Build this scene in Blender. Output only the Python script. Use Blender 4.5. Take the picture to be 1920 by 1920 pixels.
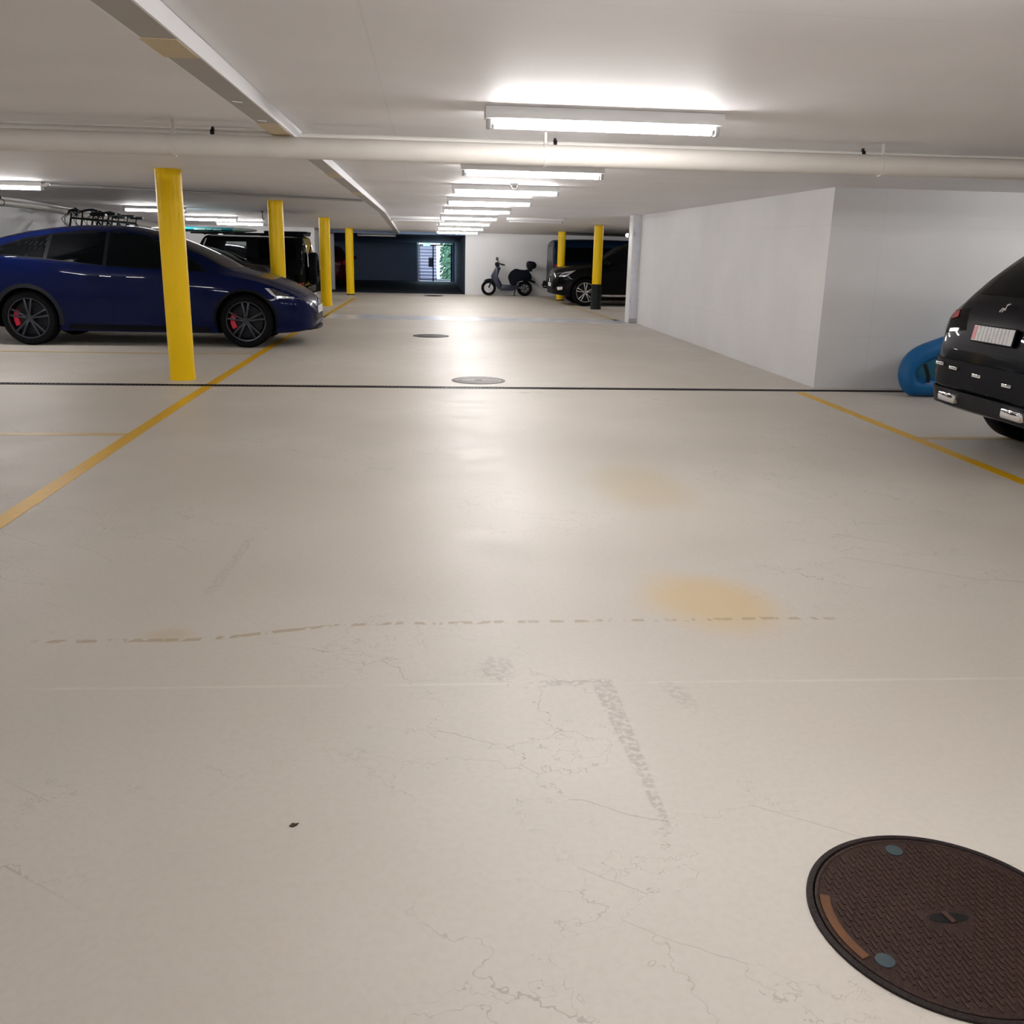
import bpy, bmesh, math, random
import numpy as np
from mathutils import Vector, Matrix
from mathutils.bvhtree import BVHTree

random.seed(7)
scene = bpy.context.scene
for o in list(bpy.data.objects):
    bpy.data.objects.remove(o)
COL = scene.collection

# ------------------------------------------------------------------ camera
F_PX, PITCH, YAW, ROLL, CAM_H = 1755.94, 0.27432, 0.09503, -0.02252, 1.456
cam_d = bpy.data.cameras.new('camera')
cam_d.sensor_fit = 'HORIZONTAL'
cam_d.sensor_width = 36.0
cam_d.lens = 36.0 * F_PX / 1920.0
cam_d.clip_start = 0.05
cam_d.clip_end = 300
cam = bpy.data.objects.new('camera', cam_d)
COL.objects.link(cam)
_f = Vector((math.sin(YAW) * math.cos(PITCH), math.cos(YAW) * math.cos(PITCH), -math.sin(PITCH)))
_r = Vector((math.cos(YAW), -math.sin(YAW), 0))
_d = _f.cross(_r)
_rr = math.cos(ROLL) * _r + math.sin(ROLL) * _d
_dd = -math.sin(ROLL) * _r + math.cos(ROLL) * _d
_m = Matrix((_rr, -_dd, -_f)).transposed().to_4x4()
_m.translation = Vector((0, 0, CAM_H))
cam.matrix_world = _m
scene.camera = cam

# ------------------------------------------------------------------ world, exposure
world = bpy.data.worlds.new('world')
scene.world = world
world.use_nodes = True
wn = world.node_tree.nodes
bg = wn['Background']
bg.inputs[0].default_value = (0.70, 0.86, 1.0, 1)
bg.inputs[1].default_value = 2.6
vs = scene.view_settings
vs.view_transform = 'Standard'
vs.look = 'None'
vs.exposure = 0.43
vs.gamma = 1.0
vs.use_curve_mapping = False
cy = scene.cycles
cy.use_adaptive_sampling = True
cy.adaptive_threshold = 0.05
cy.use_light_tree = False
cy.max_bounces = 7
cy.diffuse_bounces = 4
cy.glossy_bounces = 2
cy.transmission_bounces = 4
cy.transparent_max_bounces = 6
cy.caustics_reflective = False
cy.caustics_refractive = False
TUBE_STRENGTH = 92.0
TUBE_COL = (1.0, 0.975, 0.965)

PI = math.pi

# ------------------------------------------------------------------ materials
class G:
    """tiny node-graph helper"""
    def __init__(self, mat):
        self.t = mat.node_tree
        self.n = self.t.nodes
    def new(self, kind, **kw):
        nd = self.n.new(kind)
        for k, v in kw.items():
            setattr(nd, k, v)
        return nd
    def put(self, sock, v):
        if isinstance(v, (int, float)):
            sock.default_value = v
        elif isinstance(v, tuple):
            sock.default_value = v if len(v) == 4 or sock.type == 'VECTOR' else (*v, 1)
        else:
            self.t.links.new(v, sock)
    def math(self, op, a, b=0.0, c=None, clamp=False):
        nd = self.new('ShaderNodeMath', operation=op, use_clamp=clamp)
        self.put(nd.inputs[0], a)
        self.put(nd.inputs[1], b)
        if c is not None:
            self.put(nd.inputs[2], c)
        return nd.outputs[0]
    def mr(self, v, a, b, c=0.0, d=1.0, smooth=True):
        nd = self.new('ShaderNodeMapRange', interpolation_type='SMOOTHSTEP' if smooth else 'LINEAR')
        for i, q in enumerate((v, a, b, c, d)):
            self.put(nd.inputs[i], q)
        return nd.outputs[0]
    def mix(self, f, a, b):
        nd = self.new('ShaderNodeMix', data_type='RGBA')
        self.put(nd.inputs[0], f)
        self.put(nd.inputs[6], a)
        self.put(nd.inputs[7], b)
        return nd.outputs[2]
    def noise(self, scale, vec=None, detail=3.0, rough=0.55, dist=0.0):
        nd = self.new('ShaderNodeTexNoise')
        if vec is not None:
            self.t.links.new(vec, nd.inputs['Vector'])
        nd.inputs['Scale'].default_value = scale
        nd.inputs['Detail'].default_value = detail
        nd.inputs['Roughness'].default_value = rough
        nd.inputs['Distortion'].default_value = dist
        return nd.outputs[0]
    def vmul(self, vec, s):
        nd = self.new('ShaderNodeVectorMath', operation='MULTIPLY')
        self.t.links.new(vec, nd.inputs[0])
        nd.inputs[1].default_value = s
        return nd.outputs[0]
    def bump(self, h, strength, dist=0.01):
        nd = self.new('ShaderNodeBump')
        nd.inputs['Strength'].default_value = strength
        nd.inputs['Distance'].default_value = dist
        self.t.links.new(h, nd.inputs['Height'])
        return nd.outputs[0]

MATS = {}
def mat(name, col, rough=0.5, metal=0.0, coat=0.0, coat_ior=1.5, var=0.06, vscale=8.0, bump=0.0, bscale=60.0, spec=0.5, trans=0.0, ior=1.45, emit=None, estr=0.0):
    if name in MATS:
        return MATS[name]
    m = bpy.data.materials.new(name)
    m.use_nodes = True
    g = G(m)
    b = g.n['Principled BSDF']
    tc = g.new('ShaderNodeTexCoord').outputs['Object']
    if var > 0:
        nz = g.noise(vscale, tc, 2)
        lo = tuple(max(0, c * (1 - var)) for c in col)
        hi = tuple(min(1, c * (1 + var)) for c in col)
        g.put(b.inputs['Base Color'], g.mix(nz, lo, hi))
        g.put(b.inputs['Roughness'], g.mr(nz, 0.3, 0.7, max(0, rough - 0.04), min(1, rough + 0.04)))
    else:
        g.put(b.inputs['Base Color'], col)
        b.inputs['Roughness'].default_value = rough
    b.inputs['Metallic'].default_value = metal
    b.inputs['Coat Weight'].default_value = coat
    b.inputs['Coat Roughness'].default_value = 0.03
    b.inputs['Coat IOR'].default_value = coat_ior
    b.inputs['Specular IOR Level'].default_value = spec
    b.inputs['Transmission Weight'].default_value = trans
    b.inputs['IOR'].default_value = ior
    if bump > 0:
        g.put(b.inputs['Normal'], g.bump(g.noise(bscale, tc, 3), bump))
    if emit:
        b.inputs['Emission Color'].default_value = (*emit, 1)
        b.inputs['Emission Strength'].default_value = estr
    MATS[name] = m
    return m

def floor_material():
    m = bpy.data.materials.new('floor_coating')
    m.use_nodes = True
    g = G(m)
    b = g.n['Principled BSDF']
    tc = g.new('ShaderNodeTexCoord').outputs['Object']
    sp = g.new('ShaderNodeSeparateXYZ')
    g.t.links.new(tc, sp.inputs[0])
    X, Y = sp.outputs[0], sp.outputs[1]
    big = g.noise(0.55, tc, 2, 0.5)
    mid = g.noise(2.6, tc, 5, 0.6)
    fine = g.noise(45, tc, 2, 0.6)
    grain = g.noise(420, tc, 1, 0.6)
    col = g.mix(g.mr(big, 0.3, 0.7), (0.60, 0.55, 0.485), (0.68, 0.635, 0.575))
    col = g.mix(g.mr(mid, 0.35, 0.75, 0, 0.42), col, (0.61, 0.60, 0.53))
    col = g.mix(g.mr(fine, 0.35, 0.7, 0, 0.16), col, (0.50, 0.44, 0.36))
    col = g.mix(g.mr(grain, 0.3, 0.75, 0, 0.20), col, (0.47, 0.41, 0.34))
    wob = g.math('MULTIPLY', g.math('SUBTRACT', mid, 0.5), 0.5)
    def ell(cx, cy, rx, ry, ang, lo, hi):
        dx = g.math('SUBTRACT', X, cx)
        dy = g.math('SUBTRACT', Y, cy)
        ca, sa = math.cos(ang), math.sin(ang)
        u = g.math('ADD', g.math('MULTIPLY', dx, ca / rx), g.math('MULTIPLY', dy, sa / rx))
        v = g.math('ADD', g.math('MULTIPLY', dx, -sa / ry), g.math('MULTIPLY', dy, ca / ry))
        r = g.math('SQRT', g.math('ADD', g.math('MULTIPLY', u, u), g.math('MULTIPLY', v, v)))
        return g.mr(g.math('ADD', r, wob), lo, hi, 1.0, 0.0)
    # rust-coloured puddle stain and its fainter neighbours
    st = ell(1.22, 3.72, 0.36, 0.44, 0.25, 0.35, 1.05)
    col = g.mix(g.math('MULTIPLY', st, 0.62), col, (0.66, 0.47, 0.20))
    st2 = ell(1.38, 5.77, 0.40, 0.75, 0.0, 0.3, 1.1)
    col = g.mix(g.math('MULTIPLY', st2, 0.38), col, (0.52, 0.42, 0.22))
    st3 = ell(-0.98, 3.43, 0.12, 0.09, 0.0, 0.3, 1.1)
    col = g.mix(g.math('MULTIPLY', st3, 0.35), col, (0.50, 0.38, 0.20))
    # beaded drip line across the aisle
    yl = g.mr(X, -0.95, -0.2, 3.385, 3.515)
    yl = g.math('SUBTRACT', yl, g.mr(X, 1.4, 2.6, 0.0, 0.08))
    wv = g.math('MULTIPLY', g.math('SUBTRACT', mid, 0.5), 0.04)
    dl = g.math('ABSOLUTE', g.math('ADD', g.math('SUBTRACT', Y, yl), wv))
    beads = g.mr(g.noise(20, g.vmul(tc, (1, 0.5, 1)), 1), 0.47, 0.53)
    dm = g.math('MULTIPLY', g.mr(dl, 0.009, 0.020, 1, 0), beads)
    dm = g.math('MULTIPLY', dm, g.math('MULTIPLY', g.mr(X, -1.5, -1.4), g.mr(X, 1.6, 1.8, 1, 0)))
    col = g.mix(g.math('MULTIPLY', dm, 0.58), col, (0.36, 0.25, 0.13))
    # pale trowel joint
    jl = g.math('ABSOLUTE', g.math('SUBTRACT', Y, g.math('ADD', 2.962, g.math('MULTIPLY', X, -0.02))))
    jm = g.math('MULTIPLY', g.mr(jl, 0.004, 0.012, 1, 0), g.mr(mid, 0.35, 0.6))
    col = g.mix(g.math('MULTIPLY', jm, 0.5), col, (0.74, 0.69, 0.60))
    # grey residue of removed tape (L shape) and scuffs
    rough_n = g.mr(fine, 0.36, 0.60)
    h1 = g.mr(g.math('ABSOLUTE', g.math('SUBTRACT', Y, 2.955)), 0.016, 0.026, 1, 0)
    h1 = g.math('MULTIPLY', h1, g.math('MULTIPLY', g.mr(X, 0.38, 0.42), g.mr(X, 0.63, 0.66, 1, 0)))
    cx = g.math('ADD', 0.612, g.math('MULTIPLY', g.math('SUBTRACT', 2.97, Y), 0.02))
    w = g.mr(Y, 2.05, 2.95, 0.012, 0.042, False)
    v1 = g.math('SUBTRACT', g.math('ABSOLUTE', g.math('SUBTRACT', X, cx)), w)
    v1 = g.math('MULTIPLY', g.mr(v1, -0.008, 0.004, 1, 0), g.math('MULTIPLY', g.mr(Y, 2.02, 2.2), g.mr(Y, 2.97, 2.99, 1, 0)))
    L = g.math('MAXIMUM', h1, v1)
    v2 = g.mr(g.math('ABSOLUTE', g.math('SUBTRACT', X, g.math('ADD', -0.93, g.math('MULTIPLY', g.math('SUBTRACT', Y, 3.9), 0.05)))), 0.015, 0.03, 1, 0)
    v2 = g.math('MULTIPLY', v2, g.math('MULTIPLY', g.mr(Y, 3.8, 3.95), g.mr(Y, 4.6, 4.75, 1, 0)))
    L = g.math('MAXIMUM', L, g.math('MULTIPLY', v2, 0.5))
    sc = ell(0.25, 3.08, 0.09, 0.14, 0, 0.4, 1.0)
    L = g.math('MAXIMUM', L, g.math('MULTIPLY', sc, 0.7))
    sc2 = ell(0.86, 2.85, 0.05, 0.16, 0.2, 0.4, 1.0)
    L = g.math('MAXIMUM', L, g.math('MULTIPLY', sc2, 0.6))
    col = g.mix(g.math('MULTIPLY', g.math('MULTIPLY', L, rough_n), 0.50), col, (0.33, 0.30, 0.27))
    # hairline cracks
    vo = g.new('ShaderNodeTexVoronoi', feature='DISTANCE_TO_EDGE')
    wrp = g.new('ShaderNodeVectorMath', operation='ADD')
    cxyz = g.new('ShaderNodeCombineXYZ')
    g.put(cxyz.inputs[0], g.math('MULTIPLY', mid, 1.0))
    g.put(cxyz.inputs[1], g.math('MULTIPLY', mid, -0.7))
    g.t.links.new(tc, wrp.inputs[0])
    g.t.links.new(cxyz.outputs[0], wrp.inputs[1])
    g.t.links.new(wrp.outputs[0], vo.inputs['Vector'])
    vo.inputs['Scale'].default_value = 2.3
    ck = g.mr(vo.outputs[0], 0.0015, 0.005, 1, 0)
    ck = g.math('MULTIPLY', ck, g.mr(big, 0.46, 0.56))
    col = g.mix(g.math('MULTIPLY', ck, 0.5), col, (0.28, 0.24, 0.20))
    g.put(b.inputs['Base Color'], col)
    rg = g.mr(mid, 0.25, 0.75, 0.42, 0.50)
    rg = g.math('ADD', rg, g.math('MULTIPLY', fine, 0.06))
    g.put(b.inputs['Roughness'], rg)
    b.inputs['Specular IOR Level'].default_value = 0.5
    return m

def plaster(name, col, panel=None):
    m = bpy.data.materials.new(name)
    m.use_nodes = True
    g = G(m)
    b = g.n['Principled BSDF']
    tc = g.new('ShaderNodeTexCoord').outputs['Object']
    n1 = g.noise(1.1, tc, 3, 0.6)
    c = g.mix(g.mr(n1, 0.3, 0.7), tuple(q * 0.95 for q in col), col)
    if panel:
        sp = g.new('ShaderNodeSeparateXYZ')
        g.t.links.new(tc, sp.inputs[0])
        def seam(s, pitch, off, wd):
            q = g.math('PINGPONG', g.math('ADD', s, off), pitch / 2)
            return g.mr(q, 0.0, wd, 1, 0)
        s = g.math('MAXIMUM', seam(sp.outputs[0], panel[0], 0.2, 0.008), seam(sp.outputs[1], panel[1], 0.3, 0.008))
        s = g.math('MAXIMUM', s, seam(sp.outputs[2], 1.2, 0.62, 0.006))
        c = g.mix(g.math('MULTIPLY', s, g.mr(n1, 0.3, 0.6, 0.05, 0.22)), c, tuple(q * 0.6 for q in col))
    g.put(b.inputs['Base Color'], c)
    b.inputs['Roughness'].default_value = 0.62
    return m

M_FLOOR = floor_material()
M_CEIL = plaster('ceiling_paint', (0.82, 0.80, 0.82), (2.5, 3.4))
M_WALL = plaster('wall_paint', (0.82, 0.82, 0.825), (2.6, 2.6))
M_GLOOM = plaster('passage_gloom_navy', (0.19, 0.27, 0.43))  # passage gloom and bluish daylight put into the wall colour
M_GLOOMF = mat('passage_gloom_floor', (0.030, 0.036, 0.050), 0.75, var=0.25, vscale=20, bump=0.3)  # darkness of the unlit passage put into the floor colour
M_YEL = mat('yellow_gloss_paint', (0.97, 0.63, 0.002), 0.36, var=0.03, vscale=6, spec=0.3)
M_LINE = mat('yellow_line_paint', (0.74, 0.43, 0.012), 0.42, var=0.16, vscale=14)
M_LINE2 = mat('worn_line_paint', (0.60, 0.44, 0.20), 0.42, var=0.16, vscale=14)
M_BLACKRUB = mat('black_rubber', (0.007, 0.011, 0.012), 0.55, var=0.2, spec=0.3)
M_TYRE = mat('tyre_rubber', (0.004, 0.004, 0.005), 0.7, var=0.2, vscale=30, spec=0.10)
M_PIPE = mat('pipe_paint', (0.62, 0.585, 0.54), 0.42, var=0.05)
M_COND = mat('conduit_plastic', (0.72, 0.70, 0.66), 0.5, var=0.04)
M_TRAY = mat('tray_white_enamel', (0.80, 0.80, 0.82), 0.45, var=0.03)
M_TRAYB = mat('tray_galvanised', (0.40, 0.38, 0.37), 0.5, 0.3, var=0.06)
M_TRAYP = mat('tray_tan_plate', (0.55, 0.44, 0.28), 0.5, var=0.06)
M_STEEL = mat('brushed_steel', (0.55, 0.55, 0.56), 0.3, 1.0, var=0.05)
M_CHROME = mat('chrome', (0.8, 0.8, 0.82), 0.08, 1.0, var=0.0)
M_DARKMET = mat('dark_metal', (0.016, 0.016, 0.020), 0.4, 0.5, var=0.1, spec=0.2)
M_WHITE = mat('white_enamel', (0.80, 0.80, 0.80), 0.4, var=0.02)
M_GREYP = mat('grey_plastic', (0.42, 0.42, 0.42), 0.5, var=0.04)
M_TUBE = mat('fluorescent_tube', (1, 1, 1), 0.3, var=0.0, emit=TUBE_COL, estr=TUBE_STRENGTH)
M_TUBEOFF = mat('unlit_tube_glass', (0.75, 0.76, 0.78), 0.2, var=0.0)
M_GLASS = mat('tinted_car_glass', (0.0008, 0.0012, 0.0016), 0.02, var=0.0, spec=0.10)
def clear_glass():
    m = bpy.data.materials.new('clear_pane')
    m.use_nodes = True
    g = G(m)
    out = g.n['Material Output']
    tr = g.new('ShaderNodeBsdfTransparent'); tr.inputs[0].default_value = (0.62, 0.66, 0.66, 1)
    gl = g.new('ShaderNodeBsdfGlossy'); gl.inputs['Roughness'].default_value = 0.02
    fr = g.new('ShaderNodeFresnel')
    nz = g.noise(3.0)
    g.put(fr.inputs[0], g.mr(nz, 0.3, 0.7, 1.34, 1.38))
    mx = g.new('ShaderNodeMixShader')
    g.t.links.new(fr.outputs[0], mx.inputs[0]); g.t.links.new(tr.outputs[0], mx.inputs[1]); g.t.links.new(gl.outputs[0], mx.inputs[2])
    g.t.links.new(mx.outputs[0], out.inputs[0])
    return m
M_PANE = clear_glass()
M_GLASSL = mat('light_car_glass', (0.0015, 0.0022, 0.0026), 0.02, var=0.0, spec=0.12)
M_BLUE = mat('blue_car_paint', (0.0004, 0.0036, 0.036), 0.35, 0.0, 0.45, coat_ior=1.36, spec=0.03, var=0.0)
M_BLACKP = mat('black_car_paint', (0.0012, 0.0014, 0.0024), 0.35, 0.0, 0.45, coat_ior=1.34, spec=0.03, var=0.0)
M_BLACKP2 = mat('graphite_car_paint', (0.0022, 0.0026, 0.0050), 0.35, 0.0, 0.5, coat_ior=1.36, spec=0.04, var=0.0)
M_NAVYP = mat('navy_van_paint', (0.001, 0.010, 0.028), 0.35, 0.0, 0.45, coat_ior=1.36, spec=0.03, var=0.0)
M_REDP = mat('dark_red_car_paint', (0.05, 0.002, 0.006), 0.35, 0.0, 0.4, coat_ior=1.36, spec=0.05, var=0.0)
M_TRIM = mat('black_plastic_trim', (0.003, 0.003, 0.005), 0.5, var=0.1, spec=0.10)
M_GREYTRIM = mat('grey_arch_trim', (0.011, 0.012, 0.017), 0.45, var=0.1, spec=0.2)
M_RIMD = mat('dark_alloy', (0.055, 0.058, 0.072), 0.28, 0.9, var=0.0)
M_RIMS = mat('silver_alloy', (0.62, 0.62, 0.64), 0.22, 0.9, var=0.0)
M_REDC = mat('red_caliper', (0.55, 0.01, 0.04), 0.35, var=0.0)
M_TAIL = mat('red_lamp_lens', (0.38, 0.012, 0.03), 0.12, var=0.0, spec=0.8)
M_LAMP = mat('clear_lamp_lens', (0.62, 0.64, 0.68), 0.12, 0.4, var=0.0)
M_LAMPD = mat('smoked_lamp_lens', (0.03, 0.033, 0.04), 0.05, 0.3, 1.0, var=0.0)
M_CAST = mat('rusty_cast_iron', (0.030, 0.014, 0.010), 0.62, 0.15, spec=0.25, var=0.45, vscale=14, bump=0.5, bscale=90)
M_CASTR = mat('cast_iron_rim', (0.016, 0.010, 0.009), 0.6, 0.1, spec=0.25, var=0.3, vscale=20, bump=0.4, bscale=120)
M_CASTT = mat('worn_cast_iron_ridge', (0.050, 0.023, 0.016), 0.55, 0.15, spec=0.3, var=0.35, vscale=18)
M_CASTO = mat('orange_rust', (0.105, 0.038, 0.008), 0.7, var=0.35, vscale=25)
M_CASTB = mat('grey_bolt_cap', (0.045, 0.064, 0.072), 0.6, var=0.15, spec=0.2, vscale=40)
M_CASTG = mat('grey_cast_iron', (0.36, 0.35, 0.34), 0.5, 0.2, var=0.12, vscale=12)
M_CASTG2 = mat('dull_cast_iron', (0.17, 0.155, 0.15), 0.55, 0.2, var=0.15, vscale=12)
M_SLOT = mat('slot_black', (0.006, 0.006, 0.006), 0.8, var=0.2, spec=0.2)
M_VINYL = mat('blue_vinyl', (0.002, 0.115, 0.33), 0.45, var=0.08, vscale=4)
M_TEAL = mat('teal_vinyl', (0.002, 0.10, 0.17), 0.5, var=0.1, vscale=4)
M_SCOOT = mat('scooter_grey_paint', (0.030, 0.036, 0.058), 0.4, 0.2, 0.2, var=0.03, spec=0.3)
M_SCOOTD = mat('scooter_black_plastic', (0.003, 0.004, 0.008), 0.5, var=0.1, spec=0.2)
M_COVER = mat('seat_cover_fabric', (0.003, 0.004, 0.009), 0.75, var=0.2, bump=0.3, bscale=30, spec=0.15)
M_SUPW = mat('board_white', (0.80, 0.82, 0.82), 0.35, var=0.02)
M_SUPT = mat('board_teal', (0.02, 0.32, 0.40), 0.35, var=0.05)
M_SUPM = mat('board_mint', (0.50, 0.72, 0.58), 0.4, var=0.04)
M_LEAF = mat('hedge_leaf', (0.13, 0.27, 0.16), 0.5, var=0.4, vscale=3)
M_STONE = mat('step_concrete', (0.66, 0.66, 0.72), 0.8, var=0.1)
M_STONED = mat('shaded_step_riser', (0.26, 0.24, 0.32), 0.8, var=0.1)  # riser shade beneath the sky-lit treads put into the colour
M_SIGN = mat('exit_sign_green', (0.02, 0.45, 0.22), 0.4, var=0.0, emit=(0.25, 1.0, 0.62), estr=1.2)
M_SIGNW = mat('exit_sign_white', (0.9, 0.95, 0.92), 0.4, var=0.0, emit=(0.8, 1.0, 0.92), estr=2.2)
M_BAND = mat('daylight_band', (0.88, 0.91, 1.0), 0.22, var=0.06, vscale=3)  # pale blue stands in for reflected daylight
M_GLOWDOT = mat('small_glow_dot', (1, 1, 1), 0.4, var=0.0, emit=(1, 0.96, 0.9), estr=12)

for m_ in (M_SIGN, M_SIGNW, M_GLOWDOT):
    m_.cycles.emission_sampling = 'NONE'

def plate_material():
    m = bpy.data.materials.new('number_plate_print')
    m.use_nodes = True
    g = G(m)
    b = g.n['Principled BSDF']
    tc = g.new('ShaderNodeTexCoord').outputs['Object']
    sp = g.new('ShaderNodeSeparateXYZ')
    g.t.links.new(tc, sp.inputs[0])
    w = g.math('PINGPONG', g.math('ADD', sp.outputs[1], g.math('MULTIPLY', g.noise(30, tc, 2), 0.03)), 0.022)
    f = g.mr(w, 0.004, 0.012, 1, 0)
    f = g.math('MULTIPLY', f, g.mr(g.math('ABSOLUTE', sp.outputs[1]), 0.19, 0.20, 0.55, 0))
    c = g.mix(f, (0.62, 0.61, 0.60), (0.16, 0.16, 0.17))
    g.put(b.inputs['Base Color'], c)
    b.inputs['Roughness'].default_value = 0.4
    return m
M_PLATE = plate_material()
M_PLATER = mat('plate_pink_shield', (0.70, 0.22, 0.24), 0.4, var=0.0)

# ------------------------------------------------------------------ mesh helpers
def add_box(bm, c, s, rot=None, bev=0.0):
    r = bmesh.ops.create_cube(bm, size=1.0)
    vs_ = r['verts']
    M = Matrix.Translation(c) @ (rot.to_4x4() if rot else Matrix.Identity(4)) @ Matrix.Diagonal((*s, 1))
    bmesh.ops.transform(bm, matrix=M, verts=vs_)
    if bev > 0:
        es = list({e for v in vs_ for e in v.link_edges})
        bmesh.ops.bevel(bm, geom=es, offset=bev, segments=2, affect='EDGES', profile=0.5)

def bx(bm, x0, x1, y0, y1, z0, z1, bev=0.0):
    add_box(bm, ((x0 + x1) / 2, (y0 + y1) / 2, (z0 + z1) / 2), (abs(x1 - x0), abs(y1 - y0), abs(z1 - z0)), None, bev)

def add_cyl(bm, p, q, r0, r1=None, seg=20, caps=True):
    p, q = Vector(p), Vector(q)
    r1 = r0 if r1 is None else r1
    d = q - p
    res = bmesh.ops.create_cone(bm, cap_ends=caps, segments=seg, radius1=r0, radius2=r1, depth=d.length)
    M = Matrix.Translation((p + q) / 2) @ d.to_track_quat('Z', 'Y').to_matrix().to_4x4()
    bmesh.ops.transform(bm, matrix=M, verts=res['verts'])

def add_tube(bm, pts, r, seg=10, closed=False, rad=None):
    pts = [Vector(p) for p in pts]
    n = len(pts)
    rings = []
    up = None
    for i, p in enumerate(pts):
        a = pts[(i - 1) % n] if (closed or i > 0) else p
        b = pts[(i + 1) % n] if (closed or i < n - 1) else p
        t = (b - a).normalized()
        if up is None:
            up = Vector((0, 0, 1)) if abs(t.z) < 0.9 else Vector((1, 0, 0))
        s = t.cross(up)
        if s.length < 1e-4:
            s = t.cross(Vector((0, 1, 0)))
        s.normalize()
        u = s.cross(t).normalized()
        up = u
        rr = rad[i] if rad else r
        rings.append([bm.verts.new(p + rr * (math.cos(k * 2 * PI / seg) * s + math.sin(k * 2 * PI / seg) * u)) for k in range(seg)])
    m = n if closed else n - 1
    for i in range(m):
        A, B = rings[i], rings[(i + 1) % n]
        for k in range(seg):
            bm.faces.new((A[k], A[(k + 1) % seg], B[(k + 1) % seg], B[k]))
    if not closed:
        bm.faces.new(rings[0][::-1])
        bm.faces.new(rings[-1])

def add_lathe(bm, prof, axis='z', seg=32, c=(0, 0, 0), closed=False):
    """prof: list of (r, h); axis 'z' or 'y'"""
    rings = []
    for r, h in prof:
        ring = []
        for k in range(seg):
            a = 2 * PI * k / seg
            if axis == 'z':
                v = (c[0] + r * math.cos(a), c[1] + r * math.sin(a), c[2] + h)
            else:
                v = (c[0] + r * math.cos(a), c[1] + h, c[2] + r * math.sin(a))
            ring.append(bm.verts.new(v))
        rings.append(ring)
    n = len(rings)
    for i in range(n if closed else n - 1):
        A, B = rings[i], rings[(i + 1) % n]
        for k in range(seg):
            bm.faces.new((A[k], A[(k + 1) % seg], B[(k + 1) % seg], B[k]))
    if not closed:
        bm.faces.new(rings[0][::-1])
        bm.faces.new(rings[-1])

def add_prism(bm, poly, axis, a, b, bev=0.0):
    """extrude 2D polygon; axis 'y': poly=(x,z) from y=a to b; 'x': poly=(y,z); 'z': poly=(x,y)"""
    def P(u, v, t):
        return (u, t, v) if axis == 'y' else ((t, u, v) if axis == 'x' else (u, v, t))
    A = [bm.verts.new(P(u, v, a)) for u, v in poly]
    B = [bm.verts.new(P(u, v, b)) for u, v in poly]
    fs = [bm.faces.new(A), bm.faces.new(B[::-1])]
    n = len(poly)
    for i in range(n):
        fs.append(bm.faces.new((A[i], B[i], B[(i + 1) % n], A[(i + 1) % n])))
    if bev > 0:
        bmesh.ops.bevel(bm, geom=list({e for f in fs for e in f.edges}), offset=bev, segments=2, affect='EDGES', profile=0.5)

def obj(name, bm, material, parent=None, smooth=True, angle=40):
    bmesh.ops.recalc_face_normals(bm, faces=bm.faces[:])
    me = bpy.data.meshes.new(name)
    bm.to_mesh(me)
    bm.free()
    me.materials.append(material)
    if smooth:
        me.polygons.foreach_set('use_smooth', [True] * len(me.polygons))
        me.set_sharp_from_angle(angle=math.radians(angle))
    o = bpy.data.objects.new(name, me)
    COL.objects.link(o)
    if parent is not None:
        o.parent = parent
    return o

def tag(o, label=None, cat=None, group=None, kind=None):
    if label: o['label'] = label
    if cat: o['category'] = cat
    if group: o['group'] = group
    if kind: o['kind'] = kind
    return o

def thing(name, label, cat, loc=(0, 0, 0), rz=0.0, group=None, kind=None):
    o = bpy.data.objects.new(name, None)
    COL.objects.link(o)
    o.location = loc
    o.rotation_euler = (0, 0, rz)
    o.empty_display_size = 0.1
    return tag(o, label, cat, group, kind)

def NB():
    return bmesh.new()

def boxobj(name, b, material, parent=None, bev=0.0):
    bm = NB()
    bx(bm, *b, bev=bev)
    return obj(name, bm, material, parent)

def struct(name, b, material, label, bev=0.0):
    return tag(boxobj(name, b, material, None, bev), label, None, None, 'structure')

def copy_tree(o, parent=None):
    c = o.copy()
    COL.objects.link(c)
    c.parent = parent
    for ch in list(o.children):
        copy_tree(ch, c)
    return c

def ceil_z(y):
    return 2.168 if y < 20 else 2.168 - (y - 20) * 0.0253

# ------------------------------------------------------------------ the setting
XL, XR, YB, YE = -7.8, 9.6, -7.0, 42.2      # left wall, right wall, wall behind the camera, end wall
WX, WY0, WY1 = 4.41, 10.33, 20.05           # white block on the right
FAR = 30.9

bm = NB()
bx(bm, XL - 0.2, XR + 0.2, YB - 0.2, FAR + 0.05, -0.2, 0.0)
floor = tag(obj('floor', bm, M_FLOOR, None, False), 'pale beige coated concrete floor with stains and hairline cracks', None, None, 'structure')
bm = NB()
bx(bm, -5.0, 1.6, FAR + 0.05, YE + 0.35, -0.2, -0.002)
tag(obj('floor_passage', bm, M_GLOOMF, None, False), 'dark floor of the unlit passage at the far end', None, None, 'structure')

# ceiling: flat, then falling away beyond the seventh metre of the white block
bm = NB()
prof = [(YB - 0.2, 2.168), (20.0, 2.168), (FAR, ceil_z(FAR)), (FAR, ceil_z(FAR) + 0.45), (YB - 0.2, 2.6)]
add_prism(bm, prof, 'x', XL - 0.2, XR + 0.2)
tag(obj('ceiling', bm, M_CEIL, None, False), 'low white painted concrete ceiling', None, None, 'structure')
bm = NB()
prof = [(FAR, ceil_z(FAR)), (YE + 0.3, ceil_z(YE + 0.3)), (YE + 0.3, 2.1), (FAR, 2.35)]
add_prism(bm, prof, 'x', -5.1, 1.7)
tag(obj('ceiling_passage', bm, M_GLOOM, None, False), 'dark ceiling of the unlit passage', None, None, 'structure')

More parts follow.
